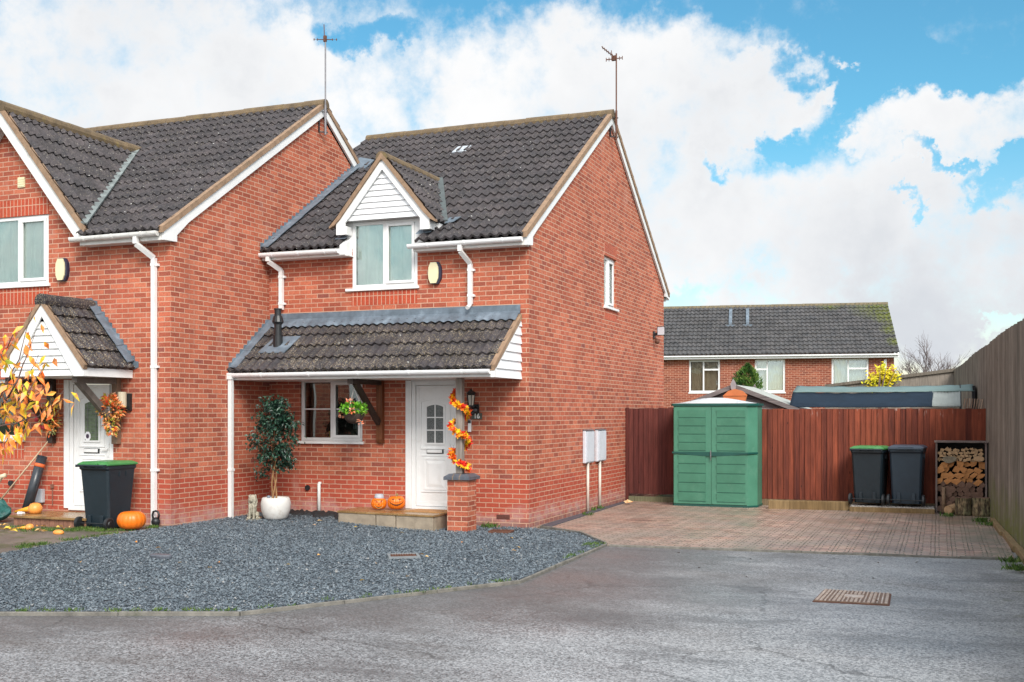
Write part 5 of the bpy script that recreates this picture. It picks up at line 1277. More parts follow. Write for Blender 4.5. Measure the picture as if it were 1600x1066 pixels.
for i in range(n+1):
    f_ = i/n; x = gx0+.0+(gx1-gx0-.02)*f_; hh = .105*sm(1-abs(2*f_-1)**1.3)
    yf_ = gyf-.03 if f_ < .88 else gyf-.03+.16*(f_-.88)/.12
    vs += [(x, yf_, 1.946), (x, gyf+.22, 1.950+hh), (x, gyb, 1.950+hh*.9)]
mb.add(vs, [(3*i+j, 3*i+3+j, 3*i+4+j, 3*i+1+j) for i in range(n) for j in (0, 1)])
mb.build('roof_panel', plain('pale_cupboard_roof', (.60, .62, .62), .3, .06), t_, smooth=True)

# ================================================================== TALL GREY FENCE
def greystain(t, o, c, z):
    m_ = t.m('MULTIPLY', t.rng(t.m('ADD', z, t.rng(t.noise(o, 2.3, 5), .3, .7, -.25, .25)), .75, .12), t.rng(t.noise(o, 7, 5, .7), .35, .6, .2, .9))
    return t.mix(m_, c, (.13, .15, .03))
GF = woodmat('weathered_grey_boards', ((.10, .085, .068), (.255, .22, .18)), .105, 'y', 12, .9, greystain, off=.03)
t_ = thing('tall_fence', 'tall weathered grey board fence running along the right edge of the drive', 'fence', (6.7, 4., 0))
mb = MB(); r2 = random.Random(4); y = -9.0; w = .105
while y < 16.6:
    xa, xb = fx(y), fx(y+w); j = r2.uniform(-.004, .004); dz = r2.uniform(-.012, .012)
    dz += .012*sin(y*.9)+.02*sin(y*.31)
    mb.hexa([(xa-.002+j, y, -.02), (xa+.016+j, y, -.02), (xb+.016+j, y+w+.006, -.02), (xb-.026+j, y+w+.006, -.02), (xa-.002+j, y, 2.96+dz), (xa+.016+j, y, 2.96+dz), (xb+.016+j, y+w+.006, 2.96+dz), (xb-.026+j, y+w+.006, 2.96+dz)])
    y += w
mb.build('boards', GF, t_)
mb = MB(); mb.hexa([(fx(-9)+.02, -9, 1.4), (fx(-9)+.06, -9, 1.4), (fx(16)+.06, 16, 1.4), (fx(16)+.02, 16, 1.4), (fx(-9)+.02, -9, 1.5), (fx(-9)+.06, -9, 1.5), (fx(16)+.06, 16, 1.5), (fx(16)+.02, 16, 1.5)]); mb.build('rail', GF, t_)
t_ = thing('far_fence', 'lower grey board fence continuing behind the dark felt roof towards the far house', 'fence', (5.4, 17., 0))
mb = MB(); mb.prism([(6.25, -.05), (6.25, 2.92), (6.1, 2.9), (3.2, 2.62), (2.8, 2.5), (2.8, -.05)], 'y', 16.6, 16.64)
mb.build('boards', woodmat('grey_far_boards', ((.19, .165, .14), (.30, .26, .22)), .12, 'x', 10, .9), t_)
mb = MB(); mb.prism([(6.25, 2.90), (6.25, 2.99), (2.8, 2.57), (2.8, 2.49)], 'y', 16.54, 16.598); mb.build('capping', GF, t_)

# ================================================================== LOG STORE
t_ = thing('log_store', 'narrow open fronted log store beside the tall grey fence', 'log store', (6.2, 5.1, 0))
LS = woodmat('store_timber', ((.13, .10, .09), (.24, .19, .17)), .4, 'x', 12, .85)
sx0, sx1, sy0, sy1, szt = 5.80, 6.63, 4.86, 5.50, 1.245
mb = MB(); mb.box(sx0, sx0+.03, sy0, sy1, 0, szt); mb.build('side', LS, t_)
mb = MB(); mb.box(sx1-.03, sx1, sy0, sy1, 0, szt); mb.build('side', LS, t_)
mb = MB(); mb.box(sx0-.02, sx1+.02, sy0-.02, sy1, szt+.001, szt+.025); mb.build('top', LS, t_)
mb = MB(); mb.box(sx0+.031, sx1-.031, sy1-.02, sy1-.001, 0, szt-.001); mb.build('back', TIMBD, t_)
mb = MB(); mb.box(sx0+.031, sx1-.031, sy0, sy1-.021, 0, .02); mb.build('floor', TIMBD, t_)
def endgrain(name, c0, c1):
    m, t, b = newmat(name); o = t.obj(); w = t.n('ShaderNodeTexWave', {'Vector': o, 'Scale': 16., 'Distortion': 5., 'Detail': 3.}, 0, wave_type='RINGS')
    cc = t.mix(t.sep(w)[0], c0, c1); cc = t.mix(t.rng(t.noise(o, 12, 5, .7), .45, .7, 0, .4), cc, (c0[0]*.4, c0[1]*.35, c0[2]*.3))
    setp(t, b, col=cc, rough=.85, normal=t.bump(t.noise(o, 60, 4), .4, .004)); return m
ENDO = endgrain('orange_endgrain', (.44, .18, .055), (.58, .27, .095)); ENDP = endgrain('pale_endgrain', (.40, .25, .13), (.52, .34, .19)); ENDB = endgrain('brown_endgrain', (.14, .075, .05), (.22, .13, .09))
BARK = plain('bark', (.085, .06, .042), .95, .45, 22, .9, 40); BARKG = plain('grey_bark', (.20, .17, .12), .95, .5, 12, .9, 30, dirt=(.06, .045, .03), dirtamt=.9)
m, t, b = newmat('furrowed_bark'); FURB = m; o = t.obj(); nf = t.noise(t.scale(o, (1, 1, .3)), 26, 6, .7)
setp(t, b, col=t.mix(t.rng(nf, .42, .58), (.05, .035, .02), t.mix(t.rng(t.noise(o, 6, 4), .4, .6), (.34, .25, .14), (.20, .19, .10))), rough=.95, normal=t.bump(nf, 1., .03))
rr = random.Random(12); nlog = 0
def log(x, z, poly, end, bark, label, group, y0=None, ln=.42):
    global nlog; nlog += 1
    yf_ = (sy0+.02+rr.uniform(0, .07)) if y0 is None else y0
    mb = MB(); cxs = [(x+a, z+b_) for a, b_ in poly]
    mb.prism(cxs, 'y', yf_, min(yf_+ln, sy1-.03), mi=0, capmi=1)
    o = single(mb, 'firewood_log', [bark, end], (x, yf_, z), label, 'log', group, bevel=.003)
def wedge(r, kind):
    a0 = rr.uniform(0, 2*pi)
    if kind == 'q':
        n = 5; pts = [(0, 0)]+[(r*1.45*cos(a0+pi*.55*i/(n-1)), r*1.45*sin(a0+pi*.55*i/(n-1))) for i in range(n)]
        cx_ = sum(p[0] for p in pts)/len(pts); cz_ = sum(p[1] for p in pts)/len(pts); return [(p[0]-cx_, (p[1]-cz_)*.85) for p in pts]
    if kind == 't': return [(r*rr.uniform(.8, 1.15)*cos(a0+2*pi*i/4+rr.uniform(-.3, .3)), r*rr.uniform(.7, 1.)*sin(a0+2*pi*i/4+rr.uniform(-.3, .3))) for i in range(4)]
    n = 12; return [(r*cos(2*pi*i/n)*rr.uniform(.94, 1.05), r*sin(2*pi*i/n)*rr.uniform(.92, 1.05)) for i in range(n)]
def fillrows(z0, z1, dz, dx, r, kinds, end, bark, label, group):
    z = z0; row = 0
    while z < z1:
        x = sx0+.075+(dx*.5 if row % 2 else 0)
        while x < sx1-.07:
            rj = r*rr.uniform(.85, 1.12); log(x+rr.uniform(-.012, .012), z+rr.uniform(-.012, .012), wedge(rj, rr.choice(kinds)), end, bark, label, group); x += dx*rr.uniform(.9, 1.12)
        z += dz; row += 1
fillrows(.08, .52, .088, .10, .056, 'r', ENDB, BARK, 'dark round log stacked in the lower part of the log store', 'dark round logs low in the log store')
fillrows(.575, .90, .098, .120, .086, 'qqt', ENDO, BARK, 'split log with orange cut end in the middle of the log store', 'orange split logs in the middle of the log store')
fillrows(.945, 1.15, .058, .066, .047, 'tqt', ENDP, BARK, 'small pale split log in the top rows of the log store', 'small split logs at the top of the log store')
mb = MB(); mb.prism([(6.03+.115*cos(2*pi*i/14), .955+.062*sin(2*pi*i/14)+.01*cos(i)) for i in range(14)], 'y', sy0-.0, sy0+.4, 0, 1); single(mb, 'firewood_log', [BARKG, BARKG], (6.03, sy0, .95), 'large mossy half round log near the top left of the log store', 'log', bevel=.008)
mb = MB(); mb.prism([(6.50+.09*cos(2*pi*i/12), .97+.05*sin(2*pi*i/12)) for i in range(12)], 'y', sy0-.0, sy0+.4, 0, 1); single(mb, 'firewood_log', [BARKG, ENDP], (6.50, sy0, .95), 'grey barked log near the top right of the log store', 'log', bevel=.008)
mb = MB(); mb.tube([(5.93, sy0-.03, .02), (5.935, sy0-.0, .47)], [.035, .03], 10); single(mb, 'firewood_log', plain('pale_bark', (.2, .13, .08), .9, .3, 20), (5.93, sy0, .02), 'slim log standing upright in the left of the log store', 'log', smooth=True)
mb = MB(); mb.tube([(6.00, 4.62, .085), (6.12, 4.84, .12)], [.075, .07], 12); single(mb, 'firewood_log', ENDP, (6.05, 4.7, .0), 'pale cut log lying on its side in front of the log store', 'log', bevel=.004)
def stump(x, y, r, h, label):
    t_ = thing('log_round', label, 'log round', (x, y, 0), 'log rounds on the paving'); mb = MB(); n = 28; vs = []
    for i in range(7):
        for k in range(n):
            a = 2*pi*k/n; q = r*(1+.06*sin(3*a+x*9)+.035*sin(7*a+i*.4)+.02*sin(13*a))*(1+.04*(1-i/6)); vs.append((x+q*cos(a), y+q*sin(a)*.85, h*i/6+.004))
    mb.add(vs, [(i*n+k, i*n+(k+1) % n, (i+1)*n+(k+1) % n, (i+1)*n+k) for i in range(6) for k in range(n)]+[tuple(range(n))[::-1]]); mb.build('bark', FURB, t_, smooth=True)
    MB().add([(x+(v[0]-x)*.97, y+(v[1]-y)*.97, h+.006) for v in vs[-n:]], [tuple(range(n))]).build('cut_face', ENDB, t_)
stump(6.255, 4.66, .135, .30, 'barked log round in front of the log store, left of the pair'); stump(6.54, 4.64, .155, .31, 'barked log round by the foot of the tall grey fence')

# ================================================================== BEHIND THE FENCE
SHW = woodmat('grey_shed_boards', ((.135, .115, .115), (.21, .185, .18)), .13, 'z', 9, .9)
FELT = plain('pale_roof_felt', (.38, .40, .37), .85, .2, 5, .3, 80, dirt=(.2, .22, .16), dirtamt=.7)
t_ = thing('garden_shed', 'grey wooden garden shed with pale felt gable roof behind the green cupboard', 'shed', (1.9, 8., 0))
ax_, az_ = 1.90, 2.33; sl_ = .385
mb = MB(); mb.prism([(ax_-1.2, 0), (ax_+1.2, 0), (ax_+1.2, az_-sl_*1.2-.03), (ax_, az_-.03), (ax_-1.2, az_-sl_*1.2-.03)], 'y', 7.1, 9.6)
for i in range(8):
    z = 1.72+.085*i; w = min(1.2, (az_-.05-z)/sl_)
    if w > .1: mb.hexa([(ax_-w, 7.075, z), (ax_+w, 7.075, z), (ax_+w, 7.099, z), (ax_-w, 7.099, z), (ax_-w+.15, 7.09, z+.08), (ax_+w-.15, 7.09, z+.08), (ax_+w-.15, 7.099, z+.08), (ax_-w+.15, 7.099, z+.08)])
mb.build('shed_wall', SHW, t_)
for s in (-1, 1):
    mb = MB(); q = lambda a, zz: (ax_+s*a, zz); e_ = 1.42
    mb.prism([q(0, az_), q(e_, az_-sl_*e_), q(e_, az_-sl_*e_+.025), q(0, az_+.025)][::s], 'y', 7.0, 9.7); mb.build('felt_roof', FELT, t_)
    mb = MB(); mb.prism([q(0, az_+.035), q(e_+.02, az_-sl_*(e_+.02)+.035), q(e_+.02, az_-sl_*(e_+.02)-.06), q(0, az_-.06)][::s], 'y', 6.965, 6.998); mb.build('bargeboard', SHW, t_)
mb = MB(); mb.prism([(ax_, az_+.14), (ax_+.055, az_+.04), (ax_+.05, az_-.06), (ax_, az_-.13), (ax_-.05, az_-.06), (ax_-.055, az_+.04)], 'y', 6.93, 6.963); mb.build('finial', plain('finial_grey', (.3, .27, .28), .8), t_)
mb = MB(); mb.prism([(ax_-.0, az_+.10), (ax_+.04, az_+.03), (ax_-.04, az_+.03)], 'y', 9.71, 9.73); mb.build('rear_finial', SHW, t_)
mb = MB(); mb.prism([(1.76, 1.80), (2.10, 1.80), (2.19, 2.13), (2.10, 2.215), (1.94, 2.26), (1.80, 2.215), (1.70, 2.12)], 'y', 6.88, 6.945)
mb.prism([(1.70, 2.115), (2.195, 2.115), (2.195, 2.13), (1.70, 2.13)], 'y', 6.868, 6.879)
single(mb, 'wall_planter', plain('terracotta', (.55, .17, .06), .8, .12, 6), (1.95, 6.91, 1.9), 'orange terracotta half pot hung on the grey shed gable', 'wall planter', bevel=.01)
# long low felt roofed building
t_ = thing('felt_roofed_store', 'long low store with blue black felt roof and green edge behind the red fence', 'outbuilding', (4.7, 8.2, 0))
mb = MB(); mb.box(3.15, 6.40, 7.25, 9.0, 0, 1.85); mb.build('store_wall', SHW, t_)
FB = plain('dark_felt', (.016, .028, .045), .85, .18, 4, .4, 50, spec=.15); FG = plain('green_felt', (.13, .20, .195), .7, .12, 3, .2, 60); FGR = plain('grey_felt', (.25, .28, .27), .8, .1, 4)
def felt(x0, x1, ya, za, yb, zb_, mat, nm, sag=.02):
    n = 40; mb = MB(); vs = []
    for i in range(n+1):
        x = x0+(x1-x0)*i/n
        for j in range(5):
            f_ = j/4; s_ = sag*sin(pi*i/n)+.006*sin(i*1.3+j); vs.append((x, ya+(yb-ya)*f_, za+(zb_-za)*f_-s_*(.3+.7*f_)))
    mb.add(vs, [(5*i+j, 5*i+5+j, 5*i+6+j, 5*i+1+j) for i in range(n) for j in range(4)])
    o = mb.build(nm, mat, t_, smooth=True); so = o.modifiers.new('s', 'SOLIDIFY'); so.thickness = .015; return o
felt(3.02, 5.75, 7.0, 1.895, 7.6, 2.20, FB, 'roof_felt', .03); felt(5.73, 6.24, 7.0, 1.90, 7.6, 2.20, FGR, 'roof_felt', .02)
felt(3.02, 6.50, 7.58, 2.205, 8.3, 2.345, FG, 'roof_edge_felt', .03)
mb = MB(); mb.prism([(7.0, 1.86), (7.0, 1.91), (7.6, 2.2), (8.3, 2.35), (8.3, 1.8)], 'x', 6.24, 6.26); mb.box(6.47, 6.52, 7.6, 8.3, 1.8, 2.30); mb.build('end_board_and_shade', DARK, t_)  # end board, plus a dark strip standing in for a shadow
# leaning bundle of slats
mb = MB()
for i in range(9):
    x = 6.28+.042*i; mb.hexa([(x-.04, 6.0, 1.70), (x-.018, 6.0, 1.70), (x-.018, 6.10, 1.70), (x-.04, 6.10, 1.70), (x+.012, 6.0, 2.035-.002*i), (x+.034, 6.0, 2.035-.002*i), (x+.034, 6.10, 2.035-.002*i), (x+.012, 6.10, 2.035-.002*i)])
mb.box(6.2, 6.66, 6.02, 6.10, 1.0, 1.72)
single(mb, 'slatted_panel', woodmat('slats', ((.10, .05, .035), (.50, .36, .26)), .021, 'x', 9, .8), (6.45, 6.05, 1.0), 'small brown slatted wooden panel poking above the red fence beside the tall grey fence', 'slatted panel')

# far house (local frame rotated)
FH = thing('brick_house', 'long distant brick house with grey tiled roof and three white windows beyond the fence', 'house', (4.25, 31.02, 0), rz=radians(9.2))
W_ = 17.; fz = 4.22
mb = MB(); wins = [(-8.32, -7.04, 2.62, 3.98), (-5.62, -4.40, 2.62, 3.98), (-2.55, -1.10, 2.78, 3.98)]
wall_sheet(mb, lambda u, z: (u, 0, z), [(-W_, -.2), (-.12, -.2), (-.12, fz), (-W_, fz)], wins, .1, (0, 1, 0))
mb.add([(-.12, 0, -.2), (-.12, 7.2, -.2), (-.12, 7.2, fz), (-.12, 3.6, fz+2.1), (-.12, 0, fz)], [(0, 1, 2, 3, 4)]); mb.add([(-W_, 0, -.2), (-W_, 7.2, -.2), (-W_, 7.2, fz), (-W_, 3.6, fz+2.1), (-W_, 0, fz)], [(0, 1, 2, 3, 4)])
mb.add([(-W_, 7.2, -.2), (-.12, 7.2, -.2), (-.12, 7.2, fz), (-W_, 7.2, fz)], [(0, 1, 2, 3)])
mb.build('wall', BRB, FH, fix=False, local=True)
mb = MB(); tile_roof(mb, (-W_-.1, -.3, fz-.04), (1, 0, 0), (0, 1, .60), W_+.15, 3.9*1.166, sub=5, roll=.19, course=.345, amp=.045, thick=.05, sharp=1.2, seed=41)
tile_roof(mb, (.05, 7.5, fz-.04), (-1, 0, 0), (0, -1, .60), W_+.15, 3.9*1.166, sub=4, roll=.3, amp=.03, thick=.05, seed=42); RB = mb.build('roof', TILE_B, FH, fix=False, local=True)
mb = MB(); ridge_tiles(mb, (-W_-.1, 3.6, fz+2.32), (.07, 3.6, fz+2.32)); mb.build('ridge', plain('far_ridge', (.16, .13, .08), .9, .3, 5), RB, local=True)
mb = MB(); mb.box(-W_-.1, .02, -.33, -.30, fz-.22, fz-.09).box(-W_-.1, .02, -.42, -.331, fz-.13, fz-.075).box(-W_, 0., -.299, -.01, fz-.215, fz-.20); mb.build('fascia', PVC, FH, local=True)
mb = MB(); mb.prism([(-.3, fz-.22), (-.3, fz-.02), (3.6, fz+2.30), (7.5, fz-.02), (7.5, fz-.2), (3.6, fz+2.12), (.1, fz-.05)], 'x', -.02, .03); mb.build('bargeboard', PVC, FH, local=True)
mb = MB(); mb.box(-1.02+.50, -.92+.5, -.10, -.01, 0, fz-.3); mb.build('downpipe', PVC, FH, local=True)
for i, (px, ) in enumerate(((-6.65,), (-5.92,))):
    mb = MB(); mb.hexa([(px-.05, 2.0, fz+1.25), (px+.05, 2.0, fz+1.25), (px+.05, 3.2, fz+1.95), (px-.05, 3.2, fz+1.95), (px-.07, 2.0, fz+1.49), (px+.07, 2.0, fz+1.49), (px+.07, 3.2, fz+2.19), (px-.07, 3.2, fz+2.19)])
    mb.box(px-.2, px+.2, 1.85, 2.05, fz+1.20, fz+1.37); mb.build('lead_strip', LEAD, FH, local=True)
off = FH.location
def farwin(a0, a1, z0, z1, split, top):
    P = lambda u, d, z: (u+off.x, -d+off.y, z+off.z)
    lay = [dict(r=(a0+.06, split-.03, z0+.06, z1-.06), mull=[split]), dict(r=(split+.03, a1-.06, z0+.06, z1-.06))]
    w = window(FH, 'win', P, a0, a1, z0, z1, 1, lay, sill=(a0-.03, a1+.03, z0-.05, z0, .03), recess=.03, fr=.075, curtain=(CURT if top != 1 else plain('warm_curtain', (.5, .4, .28), .9), a0+.1, a1-.1, .2), roomd=.6)
    mb = MB(); x0, x1 = (split, a1) if top in (1, 3) else (a0, split)
    mb.box(x0+off.x+.02, x1+off.x-.02, off.y+.02, off.y+.08, z1-.44, z1-.37); mb.build('transom', PVC, w)
    return w
farwin(*wins[0], -7.72, 1); farwin(*wins[1], -5.12, 2); farwin(*wins[2], -1.90, 3)
# ================================================================== PLANTS, BASKETS, GARLAND
def leafmat(name, stops, rough=.5, sc=18., trans=.0):
    m, t, b = newmat(name); o = t.obj(); w = t.sep(t.n('ShaderNodeTexVoronoi', {'Vector': o, 'Scale': sc}, 1))[0]
    setp(t, b, col=t.ramp(w, stops), rough=rough, spec=.35)
    return m
LIME = leafmat('bright_green_leaf', [(0, (.05, .20, .015)), (.5, (.13, .38, .02)), (1, (.28, .55, .05))])
PEACH = leafmat('peach_flower', [(0, (.7, .16, .06)), (.6, (.75, .30, .17)), (1, (.8, .55, .4))])
AUT = leafmat('autumn_leaf', [(0, (.72, .12, .02)), (.25, (.85, .27, .05)), (.5, (.82, .32, .14)), (.68, (.85, .40, .03)), (.85, (.80, .50, .03)), (.96, (.45, .42, .04)), (1, (.25, .33, .04))], sc=9.)
GARL = leafmat('garland_leaf', [(0, (.62, .012, .012)), (.28, (.75, .05, .015)), (.5, (.82, .20, .01)), (.75, (.88, .48, .01)), (1, (.85, .60, .02))], sc=14.)
BERRY = leafmat('dried_flower_mix', [(0, (.28, .01, .03)), (.2, (.70, .12, .02)), (.45, (.75, .28, .06)), (.6, (.20, .24, .05)), (.8, (.42, .42, .22)), (1, (.80, .45, .12))], sc=26.)
ORNF = leafmat('orange_flower_mix', [(0, (.60, .04, .02)), (.3, (.78, .22, .04)), (.55, (.75, .36, .16)), (.75, (.12, .2, .03)), (.9, (.55, .42, .03)), (1, (.8, .45, .3))], sc=26.)
TWIG = plain('twig_bark', (.10, .06, .05), .85, .2, 20)
def scatter(mb, c, r, n, L, W, rr, squash=1., up=.3):
    for i in range(n):
        v = Vector((rr.gauss(0, 1), rr.gauss(0, 1), rr.gauss(0, 1))).normalized(); p = Vector(c)+Vector((v.x*r[0], v.y*r[1], v.z*r[2]))*rr.uniform(.35, 1)**.6
        mb.leaf(p, v+Vector((rr.uniform(-.7, .7), rr.uniform(-.7, .7), rr.uniform(-.5, .5)+up)), Vector((rr.uniform(-1, 1), rr.uniform(-1, .2), 1)), L*rr.uniform(.7, 1.2), W*rr.uniform(.7, 1.2))
    return mb
# basket of 16
bx, by = -2.60, -.80
t_ = thing('hanging_basket', 'dark hanging basket of bright green leaves and peach flowers before the ground floor window', 'hanging basket', (bx, by, 1.62))
mb = MB(); mb.lathe([(.02, 0), (.09, .015), (.135, .06), (.16, .13), (.165, .155), (.15, .155)], (bx, by, 1.60), 20); mb.build('basket', plain('coir_basket', (.045, .03, .022), .95, .4, 30, 1., 60), t_, smooth=True)
mb = MB()
for k in range(3):
    a = 2*pi*k/3+.4; mb.tube([(bx+.155*cos(a), by+.155*sin(a), 1.75), (bx, by, 2.16)], .004, 5)
mb.tube([(bx, by, 2.16), (bx+.0, by, 2.215)], .006, 5); mb.build('chain', plain('pale_chain', (.5, .48, .45), .5), t_)
rr = random.Random(21); mb = MB(); scatter(mb, (bx, by, 1.82), (.21, .18, .095), 420, .06, .045, rr); mb.build('foliage', LIME, t_, fix=False)
mb = MB(); scatter(mb, (bx-.20, by, 1.75), (.08, .06, .04), 30, .05, .035, rr); scatter(mb, (bx-.02, by-.1, 1.93), (.05, .05, .03), 16, .05, .035, rr); scatter(mb, (bx+.06, by-.17, 1.80), (.035, .03, .03), 16, .05, .04, rr); scatter(mb, (bx+.17, by-.1, 1.62), (.03, .03, .035), 14, .05, .04, rr); mb.build('flowers', PEACH, t_, fix=False)
# garland spiralling round the porch post
t_ = thing('leaf_garland', 'red, orange and yellow artificial autumn leaf garland wound around the porch post', 'garland', (-.825, -.675, .86))
rr = random.Random(33); mb = MB(); mv = MB(); pts = []
pcx, pcy = -.848, -.678
for i in range(150):
    f_ = i/149; z = 2.08-1.18*f_; a = -2.6-2*pi*2.75*f_ + .3; p = Vector((pcx+.105*cos(-a), pcy+.105*sin(-a), z)); pts.append(p)
mv.tube(pts, .005, 5)
for i, p in enumerate(pts):
    out = Vector((p.x-pcx, p.y-pcy, 0)).normalized()
    for j in range(5):
        d = out+Vector((rr.uniform(-1, 1), rr.uniform(-1, 1), rr.uniform(-1, .8)))*.9
        q = p+Vector((rr.uniform(-.03, .03), rr.uniform(-.03, .03), rr.uniform(-.03, .03)))
        if sin(i*.33)+.5*sin(i*.9) < -.75 or rr.random() < .35: continue
        # maple-like leaf: three lobes
        nrm = out+Vector((rr.uniform(-.5, .5), rr.uniform(-.5, .5), rr.uniform(-.3, .8)))
        for tw in (-.7, 0, .7): 
            dd = Matrix.Rotation(tw, 3, nrm.normalized()) @ d; mb.leaf(q, dd, nrm, .078*(1 if tw == 0 else .8), .042, fold=.1)
mb.build('leaves', GARL, t_, fix=False); mv.build('vine', plain('vine', (.1, .12, .03), .8), t_)
# dried flower sprays and baskets at the left house's brackets
rr = random.Random(44)
c = (-5.62, YN-.22, 1.82)
t_ = thing('hanging_basket', 'hanging display of orange and green autumn flowers right of the left house\'s porch', 'hanging flowers', c)
mb = MB(); scatter(mb, c, (.20, .16, .15), 330, .075, .04, rr); scatter(mb, (c[0]+.02, c[1], c[2]-.24), (.10, .08, .14), 130, .07, .04, rr, up=-.5); scatter(mb, (c[0]-.02, c[1], c[2]+.14), (.11, .08, .07), 90, .07, .04, rr); mb.build('flowers', ORNF, t_, fix=False)
mb = MB(); mb.tube([(c[0], c[1], c[2]-.1), (c[0], c[1], 2.19)], .006, 5); mb.build('hook', BLKPL, t_)
c = (-6.88, YN-.15, 1.66)
t_ = thing('wall_spray', 'spray of dried red flowers and pale leaves on the left bracket of the small porch', 'flower spray', c)
mb = MB(); scatter(mb, (c[0]+.02, c[1], c[2]), (.17, .08, .23), 260, .075, .035, rr); scatter(mb, (c[0]+.08, c[1], c[2]+.2), (.12, .08, .10), 60, .08, .03, rr); mb.build('flowers', BERRY, t_, fix=False)
mb = MB()
for k in range(7): mb.ball((c[0]+rr.uniform(-.2, .2), c[1]-.1, c[2]+rr.uniform(-.15, .15)), .033, 10, 6)
mb.build('berries', plain('dark_red_bloom', (.28, .01, .02), .7, .4, 30), t_)
c = (-7.30, YN-.30, 1.52)
t_ = thing('hanging_planter', 'small dark green bowl planter hanging before the left house\'s ground floor window', 'planter', c)
MB().lathe([(.07, 0), (.10, .04), (.115, .17), (.12, .18)], c, 18).build('bowl', plain('green_planter', (.008, .07, .045), .4), t_, smooth=True)
mb = MB(); mb.tube([(c[0]-.11, c[1], c[2]+.17), (c[0], c[1], c[2]+.62)], .004, 5).tube([(c[0]+.11, c[1], c[2]+.17), (c[0], c[1], c[2]+.62)], .004, 5); mb.build('chain', GALV, t_)
# door notice
mb = MB(); n = 8; cx_, cz_ = -6.255, 1.41; mb.prism([(cx_+.062*cos(2*pi*i/n+.39), cz_+.075*sin(2*pi*i/n+.39)) for i in range(n)], 'y', YN+.006, YN+.010); 
t_ = single(mb, 'door_notice', plain('white_card', (.8, .8, .82), .6), (cx_, YN, cz_), 'white eight sided notice stuck on the left house\'s door glass', 'notice')
mb = MB(); mb.prism([(cx_+.03*cos(2*pi*i/12), cz_+.035*sin(2*pi*i/12)) for i in range(12)], 'y', YN+.003, YN+.0055); o = mb.build('printed_spot', plain('notice_ink', (.05, .03, .06), .6), t_)
# leaning tube, broom handle, green leaf sheet, handle
t_ = thing('rolled_tube', 'long black rolled tube with orange band leaning against the left house wall', 'tube', (-7.02, -2.85, .25))
a, c = Vector((-7.10, -2.90, .25)), Vector((-7.02, -2.66, 1.10))
MB().tube([a, c], .075, 18).build('roll', plain('black_sheet_roll', (.028, .034, .042), .35, .3, 5), t_, smooth=True)
MB().tube([a+(c-a)*.80, a+(c-a)*.86], .078, 18).build('band', plain('orange_band', (.6, .12, .03), .6), t_, smooth=True)
MB().tube([a-(c-a)*.02, a+(c-a)*.02], .08, 18).build('end_cap', plain('red_end', (.5, .14, .07), .6), t_, smooth=True)
mb = MB(); mb.tube([(-7.56, -3.05, .34), (-6.93, -2.60, 1.36)], [.012, .012], 8); t2 = thing('long_handle_tool', 'thin pale wooden handled tool leaning across the black tube', 'garden tool', (-7.56, -3.05, .3)); mb.build('handle', plain('pale_wood', (.46, .34, .22), .6), t2, smooth=True)
MB().tube([(-7.62, -3.09, .24), (-7.55, -3.045, .35)], [.035, .016], 8).build('socket', BLKPL, t2)
t_ = thing('green_sack', 'crumpled dark green sack on the ground left of the step, at the left edge', 'sack', (-7.75, -3.05, .1))
vs = []
mb = MB(); n = 22; m_ = 12
for i in range(m_+1):
    ph = pi*i/m_
    for k in range(n):
        a = 2*pi*k/n; q = 1+.22*mnoise.noise(Vector((cos(a)*1.6, sin(a)*1.6, ph*1.5)))+.08*mnoise.noise(Vector((cos(a)*5, sin(a)*5, ph*4)))
        vs.append((-7.62+.34*q*sin(ph)*cos(a), -3.1+.22*q*sin(ph)*sin(a), .10+.185*q*(1+cos(ph))*(1+.35*cos(a-2.6))))
mb.add(vs, [((i+1)*n+k, (i+1)*n+(k+1) % n, i*n+(k+1) % n, i*n+k) for i in range(m_) for k in range(n)]); mb.build('sheet', BAG, t_, smooth=False)
mb = MB(); mb.tube([(-7.68, -3.10, .40), (-7.49, -3.08, .68), (-7.41, -3.08, .80), (-7.33, -3.08, .82)], [.028, .03, .032, .034], 10)
t_ = single(mb, 'curved_handle', plain('cream_handle', (.62, .52, .36), .5), (-7.9, -3.1, .5), 'cream curved tool handle standing in the green sack at the left edge', 'tool handle', smooth=True)
mb = MB(); mb.tube([(-7.72, -2.62, .66), (-7.72, -2.58, .66)], .045, 14); single(mb, 'round_vent', BLKPL, (-7.72, YN, .66), 'round black vent on the left house wall above the green sack', 'vent')
mb = MB(); mb.hexa([(-6.99, -3.2, .252), (-6.90, -3.18, .252), (-6.90, -3.1, .252), (-6.99, -3.12, .252), (-6.98, -3.19, .29), (-6.91, -3.175, .29), (-6.91, -3.11, .28), (-6.98, -3.13, .28)]); single(mb, 'white_wedge', PVC, (-6.95, -3.15, .25), 'small white block at the foot of the black tube on the step', 'block', bevel=.01)

